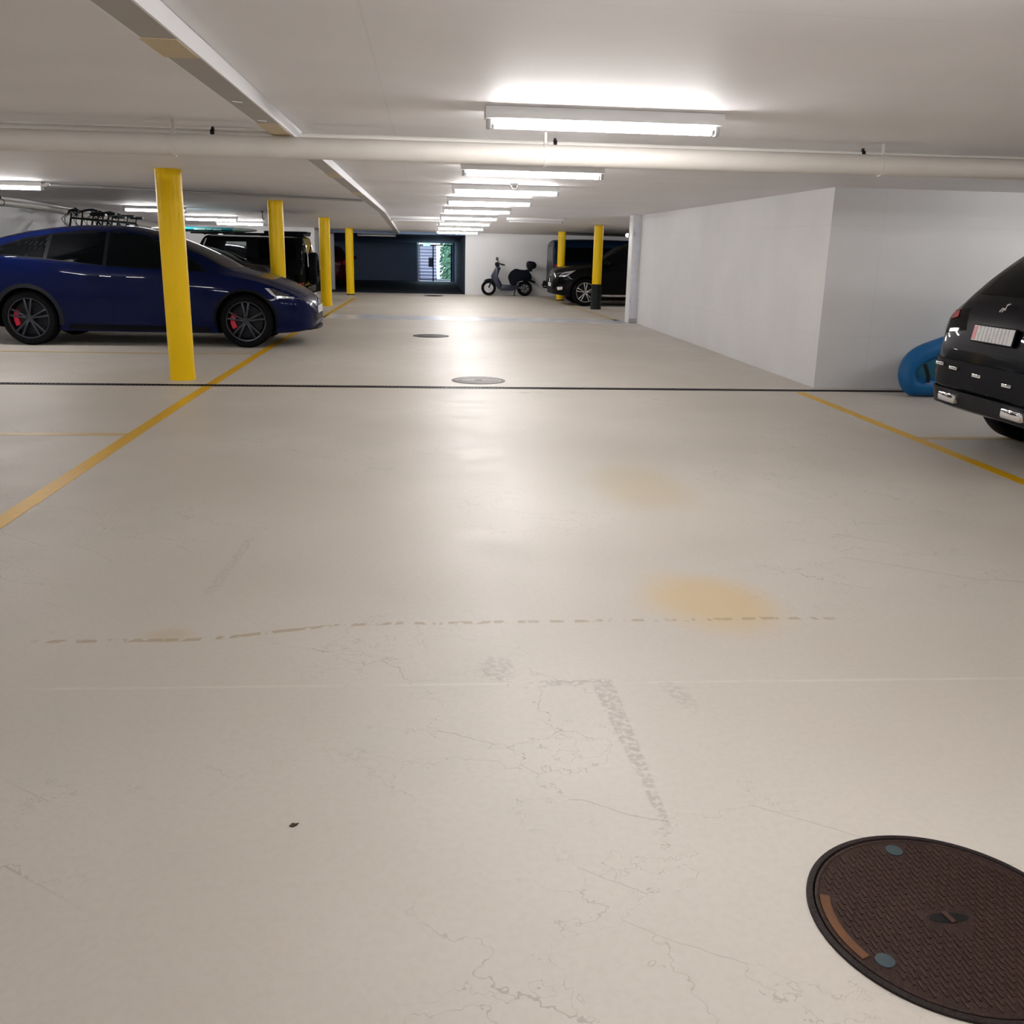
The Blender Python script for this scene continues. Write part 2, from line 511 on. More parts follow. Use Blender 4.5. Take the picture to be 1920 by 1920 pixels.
struct('wall_left', (XL - 0.2, XL, YB - 0.2, 29.8, 0, 2.3), M_WALL, 'white wall behind the left parking bays')
struct('wall_back', (XL - 0.2, XR + 0.2, YB - 0.2, YB, 0, 2.3), M_WALL, 'white wall behind the camera')
struct('wall_right_bay', (XR, XR + 0.2, YB - 0.2, FAR + 0.2, 0, 2.3), M_WALL, 'white wall at the head of the right bays')
bm = NB()
bx(bm, WX, XR, WY0, WY1, 0, 2.25)
tag(obj('wall_right', bm, M_WALL, None, False), 'white concrete block with a corner edge on the right of the aisle', None, None, 'structure')
struct('wall_far_right', (1.27, XR, FAR, FAR + 0.2, 0, 2.3), M_WALL, 'white end wall behind the parked scooter')
struct('wall_far_left', (XL, -3.3, 29.6, 30.9, 0, 2.3), M_WALL, 'white end wall behind the jeep-like car')
struct('wall_passage_left', (-5.0, -4.8, 29.8, YE + 0.3, 0, 2.3), M_GLOOM, 'left side wall of the dark passage')
struct('wall_passage_right', (1.27, 1.47, FAR + 0.2, YE + 0.3, 0, 2.3), M_GLOOM, 'gloom-coloured right side wall of the dark passage')
bm = NB()
bx(bm, -4.8, -0.34, YE, YE + 0.2, 0, 2.1)
bx(bm, -0.34, 1.27, YE, YE + 0.2, 1.60, 2.1)
bx(bm, 1.17, 1.27, YE, YE + 0.2, 0, 1.60)
tag(obj('wall_passage_end', bm, M_GLOOM, None, False), 'gloom-coloured end wall of the passage with the gate opening', None, None, 'structure')
struct('beam_passage', (-4.8, 1.27, 30.95, 31.15, ceil_z(31) - 0.075, ceil_z(31) + 0.1), M_GLOOM, 'dark downstand beam over the passage mouth')
struct('pier_passage', (-3.28, -3.02, 32.6, 32.9, 0, 1.83), M_WALL, 'pale narrow pier inside the passage mouth', 0.005)

# white pilaster with a narrow panel at the far end of the block
t = thing('trim_1', 'white steel-clad pilaster with an inset panel at the end of the white block', None, (0, 0, 0), kind='structure')
boxobj('body', (4.23, WX, 19.72, 20.06, 0.0, ceil_z(20) - 0.002), M_WHITE, t, 0.006)
boxobj('panel', (4.262, 4.385, 19.712, 19.722, 0.12, 2.02), mat('panel_lilac_white', (0.72, 0.73, 0.80), 0.25, var=0.02), t, 0.003)
boxobj('kick_plate', (4.25, 4.40, 19.706, 19.722, 0.005, 0.10), M_GREYP, t, 0.002)
for zz in (1.76, 0.4):
    boxobj('hinge', (4.256, 4.266, 19.700, 19.722, zz, zz + 0.10), M_STEEL, t, 0.002)
t = thing('corner_dot', 'tiny round glowing dot on the white pilaster edge', 'lamp', (4.19, 20.02, 1.77))  # small glowing ball on a round base at the pilaster edge
bm = NB(); add_cyl(bm, (0.005, 0, 0), (0.04, 0, 0), 0.045, seg=20); obj('base', bm, M_WHITE, t)
bm = NB(); bmesh.ops.create_uvsphere(bm, u_segments=16, v_segments=10, radius=0.038); obj('glow_ball', bm, M_GLOWDOT, t)

# painted lines and a daylight-reflection band (thin coats on the floor)
def floor_line(name, pts, w, material, label=None):
    bm = NB()
    L, Rr = [], []
    n = len(pts)
    for i, p in enumerate(pts):
        p = Vector((*p, 0))
        a = Vector((*pts[max(0, i - 1)], 0)); b = Vector((*pts[min(n - 1, i + 1)], 0))
        d = (b - a).normalized()
        s = Vector((-d.y, d.x, 0))
        L.append((p + s * w / 2)); Rr.append((p - s * w / 2))
    poly = [(v.x, v.y) for v in L] + [(v.x, v.y) for v in reversed(Rr)]
    add_prism(bm, poly, 'z', 0.0003, 0.0018)
    o = obj(name, bm, material, floor, False)
    if label: o['label'] = label
    return o
floor_line('bay_edge_line', [(-2.25, YB + 0.4), (-2.25, 5), (-2.27, 9), (-2.25, 14), (-2.12, 20), (-2.0, 27.5)], 0.105, M_LINE, 'long yellow line along the left bays')
floor_line('bay_edge_line', [(4.06, YB + 0.4), (4.05, 5.8), (4.10, 9.95)], 0.105, M_LINE, 'yellow line along the right bay')
floor_line('bay_edge_line', [(4.12, 20.3), (3.7, 30.5)], 0.09, M_LINE2)
floor_line('bay_divider_line', [(-7.7, 7.40), (-2.31, 7.40)], 0.10, M_LINE2)
floor_line('bay_divider_line', [(4.11, 7.38), (9.5, 7.38)], 0.10, M_LINE2)
floor_line('bay_divider_line', [(-7.7, 13.05), (-2.31, 13.05)], 0.09, M_LINE2)
floor_line('bay_divider_line', [(-7.7, 16.6), (-2.31, 16.6)], 0.09, M_LINE2)
floor_line('daylight_reflection', [(-2.1, 20.35), (4.2, 20.05)], 1.15, M_BAND, 'pale bluish band standing in for daylight reflected on the aisle floor')  # bluish daylight reflection laid down as a coloured strip

# slotted drain channel across the garage
dr = thing('drain_channel', 'black slotted drain channel running across the whole floor', 'drain', (0, 10.08, 0))
x = XL + 0.02
k = 0
sec_bm = NB()
bx(sec_bm, 0, 0.495, -0.045, 0.045, 0.0005, 0.0035)
sec = obj('grate_section', sec_bm, M_SLOT, dr, False)
rib_bm = NB()
for i in range(12):
    add_box(rib_bm, (0.02 + i * 0.04, 0, 0.004), (0.012, 0.05, 0.003), Matrix.Rotation(0.5, 3, 'Z'))
rib = obj('rib_row', rib_bm, M_DARKMET, sec, False)
sec.location = (x, 0, 0)
while x + 0.5 < XR - 0.45:
    x += 0.5
    c = sec.copy(); COL.objects.link(c); c.parent = dr; c.location = (x, 0, 0)
    c2 = rib.copy(); COL.objects.link(c2); c2.parent = c
for yy in (-0.052, 0.052):
    boxobj('edge_rail', (XL + 0.02, XR - 0.02, yy - 0.006, yy + 0.006, 0.0005, 0.005), M_DARKMET, dr)

# ------------------------------------------------------------------ manhole covers
def manhole_near():
    R0 = 0.312
    t = thing('manhole_cover', 'rusty brown cast iron manhole cover with ridged top in the foreground', 'manhole cover', (1.186, 1.71, 0), 0.0)
    bm = NB()
    add_lathe(bm, [(R0, 0.0005), (R0, 0.006), (R0 - 0.004, 0.008), (R0 - 0.014, 0.008), (R0 - 0.016, 0.005), (R0 - 0.016, 0.0005)], 'z', 96)
    obj('rim', bm, M_CASTR, t)
    bm = NB()
    add_lathe(bm, [(R0 - 0.019, 0.0006), (R0 - 0.019, 0.006), (R0 - 0.021, 0.0072), (R0 - 0.027, 0.0072), (R0 - 0.029, 0.0055), (0.02, 0.0055)], 'z', 96)
    obj('plate', bm, M_CAST, t)
    # ridged tread: rows of short bars, built as one mesh
    bm = NB()
    ang = math.radians(-87)
    ca, sa = math.cos(ang), math.sin(ang)
    row = 0
    v = -0.28
    while v < 0.28:
        u = -0.28 + (0.018 if row % 2 else 0.0)
        while u < 0.28:
            x_, y_ = u * ca - v * sa, u * sa + v * ca
            r = math.hypot(x_, y_)
            ok = r < 0.272
            if math.hypot(x_, y_ ) < 0.062 and abs(y_) < 0.045: ok = False
            a = math.degrees(math.atan2(y_, x_)) % 360
            if 155 < a < 206 and r > 0.248: ok = False
            for (bx_, by_) in BOLTS:
                if math.hypot(x_ - bx_, y_ - by_) < 0.032: ok = False
            if ok:
                add_box(bm, (x_, y_, 0.0065), (0.026, 0.0038, 0.003), Matrix.Rotation(ang, 3, 'Z'))
            u += 0.036
        v += 0.0125
        row += 1
    o = obj('tread_ridges', bm, M_CASTT, t, False)
    o['kind'] = 'stuff'
    for (bx_, by_) in BOLTS:
        bm = NB()
        add_lathe(bm, [(0.021, 0.004), (0.021, 0.0075), (0.018, 0.009), (0.002, 0.0092)], 'z', 24, (bx_, by_, 0))
        obj('bolt_cap', bm, M_CASTB, t)
    # orange rust segment
    bm = NB()
    poly = [(0.282 * math.cos(math.radians(a)), 0.282 * math.sin(math.radians(a))) for a in range(160, 205, 4)]
    poly += [(0.260 * math.cos(math.radians(a)), 0.260 * math.sin(math.radians(a))) for a in range(204, 159, -4)]
    add_prism(bm, poly, 'z', 0.0052, 0.0078)
    obj('blank_rust_segment', bm, M_CASTO, t)
    # lifting slot with cross bar
    bm = NB()
    poly = [(0.046 * math.cos(a) , 0.017 * math.sin(a)) for a in np.linspace(0, 2 * PI, 24, endpoint=False)]
    add_prism(bm, poly, 'z', 0.0053, 0.0062)
    s = obj('lifting_slot', bm, M_SLOT, t)
    bm = NB()
    add_box(bm, (0.0, 0, 0.0075), (0.014, 0.036, 0.004), Matrix.Rotation(0.25, 3, 'Z'), 0.001)
    obj('lifting_bar', bm, M_CASTT, s)
    return t
BOLTS = [(-0.006, 0.248), (-0.211, -0.121), (0.215, -0.120)]
manhole_near()

def manhole_far(loc, m1, m2, label):
    t = thing('manhole_cover', label, 'manhole cover', loc)
    bm = NB()
    add_lathe(bm, [(0.305, 0.0005), (0.305, 0.004), (0.30, 0.006), (0.278, 0.006), (0.275, 0.003), (0.275, 0.0005)], 'z', 64)
    obj('rim', bm, m2, t)
    bm = NB()
    add_lathe(bm, [(0.270, 0.0006), (0.270, 0.004), (0.266, 0.006), (0.01, 0.006)], 'z', 64)
    p = obj('plate', bm, m1, t)
    bm = NB()
    bx(bm, -0.04, 0.04, -0.03, 0.0, 0.0055, 0.0066)
    obj('lifting_slot', bm, M_SLOT, t)
    bm = NB()
    for i in range(-5, 6):
        w = math.sqrt(0.25 ** 2 - (i * 0.045) ** 2) if abs(i * 0.045) < 0.25 else 0
        if i == 0: continue
        bx(bm, -w, w, i * 0.045 - 0.004, i * 0.045 + 0.004, 0.0055, 0.0075)
    o = obj('tread_ridges', bm, m2, t, False)
    o['kind'] = 'stuff'
manhole_far((0.598, 10.66, 0), M_CASTG, M_CASTG2, 'light grey round manhole cover just behind the drain channel')
manhole_far((0.091, 16.11, 0), M_CASTG2, M_CASTR, 'dark grey round manhole cover in mid aisle beside the blue car')
manhole_far((0.25, 29.6, 0), M_CASTR, M_CASTR, 'dark manhole cover at the mouth of the passage')

# small dark leaf scrap on the floor
bm = NB()
add_prism(bm, [(-0.010, -0.004), (0.0, -0.008), (0.009, -0.001), (0.013, 0.008), (0.004, 0.006), (-0.004, 0.009)], 'z', 0.0005, 0.003)
tag(obj('leaf_scrap', bm, mat('dry_leaf', (0.05, 0.022, 0.012), 0.8), None, False), 'tiny dark dry leaf scrap lying on the floor', 'leaf').location = (-0.346, 2.161, 0)

# ------------------------------------------------------------------ columns
def column(x, y, label, r=0.132, sleeve=False):
    h = ceil_z(y + (0.132 if y > 20 else 0)) - 0.001
    t = thing('column', label, 'column', (x, y, 0), 0, 'yellow columns')
    bm = NB()
    z0 = 0.62 if sleeve else 0.03
    add_lathe(bm, [(r, z0), (r, h)], 'z', 40)
    obj('shaft', bm, M_YEL, t)
    bm = NB()
    if sleeve:
        add_lathe(bm, [(r + 0.018, 0.0), (r + 0.014, 0.3), (r + 0.010, 0.625)], 'z', 40)
        obj('black_sleeve', bm, M_BLACKRUB, t)
    else:
        add_lathe(bm, [(r + 0.003, 0.0), (r + 0.003, 0.03)], 'z', 40)
        obj('foot_ring', bm, M_YEL if y < 28 else M_BLACKRUB, t)
    return t
column(-2.645, 10.54, 'nearest thick yellow round column in front of the blue car')
column(-2.60, 17.45, 'yellow column rising behind the blue car bonnet')
column(-2.41, 23.8, 'yellow column standing beside the far black car on the left')
column(-2.25, 29.35, 'farthest left yellow column at the edge of the dark passage', 0.118)
column(4.344, 24.25, 'yellow column with a black sleeve around its foot', 0.118, True)
column(3.97, 28.2, 'far right yellow column beside the navy van', 0.112)

# ------------------------------------------------------------------ fluorescent battens
def make_batten(label, loc, group, lit=True, rz=0.0, name='tube_light', drop=False):
    """batten with a bare tube, length along x, hung under the ceiling at loc (z = ceiling)"""
    t = thing(name, label, 'light', loc, rz, group)
    bm = NB()
    bx(bm, -0.635, 0.635, -0.078, 0.068, -0.060, -0.001, 0.004)
    obj('housing', bm, M_WHITE, t)
    for s in (-1, 1):
        bm = NB()
        bx(bm, s * 0.615 - 0.012, s * 0.615 + 0.012, -0.030, 0.020, -0.108, -0.05, 0.003)
        h = obj('lamp_holder', bm, M_GREYP, t)
        bm = NB()
        add_cyl(bm, (s * 0.603, -0.005, -0.085), (s * 0.585, -0.005, -0.085), 0.017, seg=16)
        obj('tube_cap', bm, M_STEEL, h)
    bm = NB()
    add_cyl(bm, (-0.585, -0.005, -0.085), (0.585, -0.005, -0.085), 0.020, seg=8, caps=False)
    obj('tube', bm, M_TUBE if lit else M_TUBEOFF, t)
    return t
ORD = ['nearest lit fluorescent tube light over the aisle, in front of the big pipe',
       'second lit fluorescent tube light over the aisle, just behind the big pipe',
       'third lit aisle tube light, behind the small ceiling sensor',
       'fourth lit tube light of the aisle row',
       'fifth lit tube light of the aisle row',
       'sixth lit tube light of the aisle row, level with the unlit battens',
       'seventh lit tube light of the aisle row',
       'eighth lit tube light of the aisle row, last but one',
       'last lit tube light of the aisle row, by the passage mouth']
def tilt(o, y):
    if y > 20: o.rotation_euler[0] = -math.atan(0.0253)
for lab, y in zip(ORD, (5.30, 8.73, 11.63, 14.6, 18.05, 21.35, 23.75, 26.4, 28.95)):
    o = make_batten(lab, (0.95, y, ceil_z(y + 0.03)), 'tube lights over the aisle')
    tilt(o, y)
for lab, y in (('lit tube light overhead, above the camera', 2.0), ('lit tube light just behind the camera', -1.4), ('lit tube light farthest behind the camera', -4.8)):
    make_batten(lab, (0.95, y, ceil_z(y)), 'tube lights over the aisle')
LB = [((-5.66, 13.6), 'lit tube light over the rear of the blue car, cut by the left edge'),
      ((-5.62, 21.15), 'lit tube light behind the nearest yellow column'),
      ((-5.22, 24.6), 'lit tube light above the teal and white board'),
      ((-4.9, 26.6), 'farthest lit tube light over the left bays'),
      ((-5.66, 9.9), 'lit tube light over the empty left bay beside the thick pipe'),
      ((-5.66, 4.3), 'lit tube light over the empty left bay, out of view'),
      ((-5.66, -0.9), 'lit tube light over the left bay behind the camera')]
for (x, y), lab in LB:
    o = make_batten(lab, (x, y, ceil_z(y + 0.03)), 'tube lights over the left bays')
    tilt(o, y)
for (x, y), lab in (((6.6, 25.2), 'lit tube light over the right black car'), ((7.3, 7.9), 'lit tube light over the bay beside the blue inflatable'), ((7.0, 4.6), 'lit tube light over the near right car'), ((7.0, 0.6), 'lit tube light over the next right bay'), ((7.0, -3.2), 'lit tube light over the last right bay')):
    o = make_batten(lab, (x, y, ceil_z(y + 0.03)), 'tube lights over the right bays')
    tilt(o, y)
for (x, y), lab in (((-0.15, 22.4), 'unlit batten light left of the aisle tubes'), ((2.45, 21.8), 'unlit batten light right of the aisle tubes'), ((-1.6, 32.6), 'unlit tube light in the dark passage')):
    o = make_batten(lab, (x, y, ceil_z(y + 0.03)), 'unlit tube lights', lit=False)
    tilt(o, y)

# ceiling sensor, small lintel bits
t = thing('ceiling_sensor', 'small square white sensor box on the ceiling near the third tube', 'sensor', (1.02, 11.33, 2.168))
boxobj('base', (-0.045, 0.045, -0.045, 0.045, -0.02, -0.001), M_WHITE, t, 0.004)
bm = NB(); add_cyl(bm, (0, 0, -0.05), (0, 0, -0.02), 0.024, 0.036, 20); obj('lens', bm, M_GREYP, t)

# ------------------------------------------------------------------ pipes and cable tray
def long_pipe(name, label, p, q, r, joints=(), clamps=(), material=M_PIPE, strap=M_DARKMET, top=None):
    t = thing(name, label, 'pipe', p)
    p, q = Vector(p), Vector(q)
    d = (q - p)
    u = d.normalized()
    bm = NB(); add_cyl(bm, (0, 0, 0), d, r, seg=32); obj('run', bm, material, t)
    for f in joints:
        c = d * f
        bm = NB(); add_cyl(bm, c - u * 0.05, c + u * 0.05, r * 1.10, seg=32); obj('socket', bm, material, t)
    for f in clamps:
        c = d * f
        bm = NB(); add_cyl(bm, c - u * 0.012, c + u * 0.012, r + 0.006, seg=28)
        zt = (top if top else ceil_z(p.y)) - p.z
        bx(bm, c.x - 0.008, c.x + 0.008, c.y - 0.008, c.y + 0.008, c.z + r * 0.8, zt - 0.001)
        obj('clamp', bm, strap, t)
    return t
long_pipe('drain_pipe', 'thick cream pipe slung across the garage under the ceiling', (XL + 0.01, 6.3, 2.012), (XR - 0.01, 6.3, 2.048), 0.064,
          clamps=(0.36, 0.492, 0.62, 0.9), joints=(0.2, 0.8), strap=M_PIPE)
long_pipe('conduit_pipe', 'thin cream conduit on the ceiling left of the white cable tray', (XL + 0.01, 6.62, 2.128), (-0.95, 6.62, 2.128), 0.022,
          clamps=(0.4, 0.94), material=M_COND)
long_pipe('conduit_pipe', 'thin cream conduit on the ceiling right of the white cable tray', (-0.80, 6.62, 2.128), (XR - 0.01, 6.62, 2.128), 0.022,
          clamps=(0.16, 0.365, 0.6), material=M_COND)
long_pipe('wall_pipe', 'cream pipe running along the top of the left wall', (XL + 0.13, YB + 0.2, 2.06), (XL + 0.13, 20.0, 2.06), 0.055, clamps=(0.5, 0.8, 0.95), top=2.168)
long_pipe('wall_pipe', 'sloping far stretch of cream pipe behind the hung bicycles', (XL + 0.13, 20.0, 2.06), (XL + 0.13, 29.5, 1.83), 0.055, clamps=(0.2, 0.6), top=2.05)
long_pipe('thin_conduit', 'thin grey conduit crossing the left ceiling at a slight angle', (-5.0, 13.75, 2.146), (-0.99, 16.1, 2.146), 0.018, material=M_GREYP)

t = thing('cable_tray', 'long white cable tray running down the ceiling left of the tubes', 'cable tray', (-0.875, 0, 2.10))
def tray_seg(y0, y1, za, zb):
    for nm, x0, x1, m_ in (('side_wall', 0.058, 0.067, M_TRAY), ('side_wall', -0.067, -0.058, M_TRAY), ('bottom', -0.058, 0.058, M_TRAYB)):
        bm = NB()
        hh = 0.066 if nm == 'side_wall' else 0.004
        A = [(x0, y0, za), (x1, y0, za), (x1, y0, za + hh), (x0, y0, za + hh)]
        B = [(x0, y1, zb), (x1, y1, zb), (x1, y1, zb + hh), (x0, y1, zb + hh)]
        va = [bm.verts.new(v) for v in A]; vb = [bm.verts.new(v) for v in B]
        bm.faces.new(va[::-1]); bm.faces.new(vb)
        for i in range(4):
            bm.faces.new((va[i], va[(i + 1) % 4], vb[(i + 1) % 4], vb[i]))
        obj(nm, bm, m_, t, False)
tray_seg(YB + 0.2, 20.0, 0, 0)
tray_seg(20.0, 30.9, 0, ceil_z(30.9) - 2.168)
for y, hl_ in ((3.66, 0.16), (6.1, 0.35), (9.75, 0.3), (13.0, 0.3)):
    boxobj('joint_plate', (-0.066, 0.056, y - hl_, y + hl_, -0.003, 0.001), M_TRAYP, t)
for y in (4.9, 5.6):
    bm = NB(); add_box(bm, (-0.01, y, -0.004), (0.05, 0.006, 0.004), Matrix.Rotation(0.6, 3, 'Z')); obj('glint_slip', bm, M_WHITE, t)  # white slips standing in for glints on the tray

# ------------------------------------------------------------------ cars
def pchip(pts):
    xs = np.array([p[0] for p in pts], float); ys = np.array([p[1] for p in pts], float)
    h = np.diff(xs); dl = np.diff(ys) / h
    m = np.zeros(len(xs))
    m[0], m[-1] = dl[0], dl[-1]
    for i in range(1, len(xs) - 1):
        if dl[i - 1] * dl[i] <= 0: m[i] = 0
        else:
            w1, w2 = 2 * h[i] + h[i - 1], h[i] + 2 * h[i - 1]
            m[i] = (w1 + w2) / (w1 / dl[i - 1] + w2 / dl[i])
    def f(x):
        x = min(max(x, xs[0]), xs[-1])
        i = int(min(max(np.searchsorted(xs, x) - 1, 0), len(xs) - 2))
        t_ = (x - xs[i]) / h[i]
        return ((1 + 2 * t_) * (1 - t_) ** 2 * ys[i] + t_ * (1 - t_) ** 2 * h[i] * m[i]
                + t_ * t_ * (3 - 2 * t_) * ys[i + 1] + t_ * t_ * (t_ - 1) * h[i] * m[i + 1])
    return f

class Car:
    def __init__(self, name, label, loc, rz, spec, paint, cat='car', group=None):
        self.t = thing(name, label, cat, loc, rz, group)
        self.paint = paint
        self.s = spec
        top, belt, bot, wid = (pchip(spec[k]) for k in ('top', 'belt', 'bot', 'wid'))
        rf, rz_ = pchip(spec['railw']), pchip(spec['railh'])
        x0, x1 = spec['top'][0][0], spec['top'][-1][0]
        n = spec.get('n', 96)
        u = np.linspace(0, 1, n)
        xs = x0 + (x1 - x0) * (0.5 * u + 0.5 * (0.5 - 0.5 * np.cos(PI * u)))
        lo = spec.get('low', (0.86, 0.955, 0.99, 1.0, 0.985, 0.955))
        bm = NB()
        rings = []
        for x in xs:
            tp, bt, bo, hw = top(x), belt(x), bot(x), wid(x)
            bt = min(bt, tp - 0.01)
            H = bt - bo
            yr = hw * rf(x); zr = bt + (tp - bt) * rz_(x)
            ctrl = [(0, bo), (hw * lo[0], bo), (hw * lo[1], bo + min(0.07, 0.15 * H)), (hw * lo[2], bo + 0.35 * H), (hw * lo[3], bo + 0.62 * H), (hw * lo[4], bo + 0.86 * H), (hw * lo[5], bt)]
            low = self._cr(ctrl, 3)
            win = [(hw * lo[5] + (yr - hw * lo[5]) * k, bt + (zr - bt) * (k + 0.10 * k * (1 - k))) for k in (0.25, 0.5, 0.75, 1.0)]
            roof = [(yr * math.cos(a), zr + (tp - zr) * math.sin(a)) for a in (0.22, 0.45, 0.70, 0.95, 1.25, PI / 2)]
            half = low + win + roof
            ring = [bm.verts.new((x, y, z)) for y, z in half]
            ring += [bm.verts.new((x, -y, z)) for y, z in half[-2:0:-1]]
            rings.append(ring)
        m = len(rings[0])
        for A, B in zip(rings, rings[1:]):
            for k in range(m):
                bm.faces.new((A[k], A[(k + 1) % m], B[(k + 1) % m], B[k]))
        for ring in (rings[0], rings[-1]):
            c = Vector((0, 0, 0))
            for v in ring: c += v.co
            cv = bm.verts.new(c / m)
            for k in range(m):
                bm.faces.new((ring[k], ring[(k + 1) % m], cv))
        bmesh.ops.recalc_face_normals(bm, faces=bm.faces[:])
        self.bvh = BVHTree.FromBMesh(bm)
        body = obj('body', bm, paint, self.t, True, 55)
        self.body = body
        # wheel arches cut out of the body
        ra = spec['arch']
        cut_objs = []
        for wx in spec['axles']:
            for sgn in (-1, 1):
                cb = NB()
                hw = wid(wx)
                add_cyl(cb, (wx, sgn * (hw + 0.2), spec['wr'] + 0.005), (wx, sgn * (hw - 0.33), spec['wr'] + 0.005), ra, seg=48)
                me = bpy.data.meshes.new('cut'); bmesh.ops.recalc_face_normals(cb, faces=cb.faces[:]); cb.to_mesh(me); cb.free()
                me.materials.append(M_TRIM)
                co = bpy.data.objects.new('cut', me); COL.objects.link(co)
                md = body.modifiers.new('b', 'BOOLEAN'); md.operation = 'DIFFERENCE'; md.solver = 'EXACT'; md.object = co
                md.material_mode = 'TRANSFER'
                cut_objs.append(co)
                co.parent = self.t
        for poly in spec.get('through', ()):
            cb = NB()
            add_prism(cb, poly, 'y', -1.5, 1.5)
            me = bpy.data.meshes.new('cut'); bmesh.ops.recalc_face_normals(cb, faces=cb.faces[:]); cb.to_mesh(me); cb.free()
            me.materials.append(M_TRIM)
            co = bpy.data.objects.new('cut', me); COL.objects.link(co); co.parent = self.t
            md = body.modifiers.new('b', 'BOOLEAN'); md.operation = 'DIFFERENCE'; md.solver = 'EXACT'; md.object = co
            md.material_mode = 'TRANSFER'
            cut_objs.append(co)
        bpy.context.view_layer.update()
        dg = bpy.context.evaluated_depsgraph_get()
        nm = bpy.data.meshes.new_from_object(body.evaluated_get(dg))
        body.modifiers.clear()
        old = body.data
        body.data = nm
        bpy.data.meshes.remove(old)
        nm.set_sharp_from_angle(angle=math.radians(50))
        for co in cut_objs:
            me = co.data
            bpy.data.objects.remove(co)
            bpy.data.meshes.remove(me)
        self.wid = wid
        self.top = top

    @staticmethod
    def _cr(P, n):
        out = []
        for i in range(len(P) - 1):
            p0 = P[max(0, i - 1)]; p1 = P[i]; p2 = P[i + 1]; p3 = P[min(len(P) - 1, i + 2)]
            for k in range(n):
                t_ = k / n
                out.append(tuple(0.5 * (2 * b + (-a + c) * t_ + (2 * a - 5 * b + 4 * c - d) * t_ ** 2 + (-a + 3 * b - 3 * c + d) * t_ ** 3) for a, b, c, d in zip(p0, p1, p2, p3)))
        out.append(P[-1])
        return [(max(y, 0), z) for y, z in out]

    def patch(self, name, poly, plane, material, off=0.004, parent=None, both=False, cell=0.07, depth=0.012):
        """a panel laid on the body; plane: 'L','R' (x,z); 'T' (x,y); 'F','B' (y,z)"""
        if both:
            return [self.patch(name, poly, s, material, off, parent, False, cell, depth) for s in ('L', 'R')]
        d = {'L': Vector((0, -1, 0)), 'R': Vector((0, 1, 0)), 'T': Vector((0, 0, -1)), 'F': Vector((-1, 0, 0)), 'B': Vector((1, 0, 0))}[plane]
        def P(u, v):
            return {'L': Vector((u, 3, v)), 'R': Vector((u, -3, v)), 'T': Vector((u, v, 4)), 'F': Vector((6, u, v)), 'B': Vector((-6, u, v))}[plane]
        bm = NB()
        fv = [bm.verts.new(P(u, v)) for u, v in poly]
        bm.faces.new(fv)
        us = [p[0] for p in poly]; vv = [p[1] for p in poly]
        ax = {'L': (Vector((1, 0, 0)), Vector((0, 0, 1))), 'R': (Vector((1, 0, 0)), Vector((0, 0, 1))), 'T': (Vector((1, 0, 0)), Vector((0, 1, 0))),
              'F': (Vector((0, 1, 0)), Vector((0, 0, 1))), 'B': (Vector((0, 1, 0)), Vector((0, 0, 1)))}[plane]
        for a, (mn, mx) in zip(ax, ((min(us), max(us)), (min(vv), max(vv)))):
            k = max(1, int((mx - mn) / cell))
            for i in range(1, k):
                c = mn + (mx - mn) * i / k
                bmesh.ops.bisect_plane(bm, geom=bm.verts[:] + bm.edges[:] + bm.faces[:], plane_co=a * c, plane_no=a)
        for v in bm.verts:
            hit, nrm, _, _ = self.bvh.ray_cast(v.co, d)
            if hit is None:
                hit, nrm, _, _ = self.bvh.find_nearest(v.co + d * 2)
            v.co = hit - d * off
        be = [e for e in bm.edges if len(e.link_faces) == 1]
        r = bmesh.ops.extrude_edge_only(bm, edges=be)
        for g_ in r['geom']:
            if isinstance(g_, bmesh.types.BMVert):
                g_.co += d * depth
        o = obj(name, bm, material, parent if parent is not None else self.t, True, 50)
        return o

    def wheel(self, x, sgn, rim_mat, spokes=10, rim_r=None, caliper=None, y=None, twin=True):
        wr = self.s['wr']
        rr = rim_r or wr * 0.70
        yo = (y if y is not None else self.wid(x) - 0.03) * sgn
        w = self.s.get('tw', 0.25)
        bm = NB()
        p = [(rr, 0), (rr + 0.01, -0.012), (wr - 0.03, -0.012), (wr - 0.008, 0.012), (wr, 0.035), (wr, w - 0.035), (wr - 0.01, w - 0.01), (wr - 0.04, w), (rr, w)]
        add_lathe(bm, p, 'y', 56, closed=True)
        ty = obj('wheel', bm, M_TYRE, self.t)
        ty.location = (x, yo, wr)
        if sgn > 0: ty.rotation_euler = (0, 0, PI)
        bm = NB()
        add_lathe(bm, [(rr, 0.002), (rr + 0.004, -0.006), (rr - 0.012, -0.004), (rr - 0.02, 0.03), (rr - 0.03, w - 0.03), (rr, w - 0.02)], 'y', 56, closed=True)
        add_cyl(bm, (0, 0.02, 0), (0, 0.06, 0), rr * 0.2, rr * 0.24, 24)
        for k in range(spokes):
            a = 2 * PI * k / spokes + (0.14 * (-1) ** k if twin else 0)
            ca, sa = math.cos(a), math.sin(a)
            Rm = Matrix.Rotation(-a, 3, 'Y')
            mid_ = rr * 0.56
            add_box(bm, (mid_ * ca, 0.022, mid_ * sa), (rr * 0.84, 0.026, rr * (0.10 if spokes > 8 else 0.16)), Rm, 0.004)
        obj('rim', bm, rim_mat, ty)
        bm = NB()
        add_lathe(bm, [(rr * 0.82, 0.09), (rr * 0.82, 0.11), (rr * 0.2, 0.11), (rr * 0.2, 0.09)], 'y', 40, closed=True)
        obj('brake_disc', bm, M_DARKMET, ty)
        bm = NB()
        add_cyl(bm, (0, 0.12, 0), (0, w - 0.01, 0), rr * 0.97, seg=40)
        obj('wheel_barrel', bm, M_SLOT, ty)
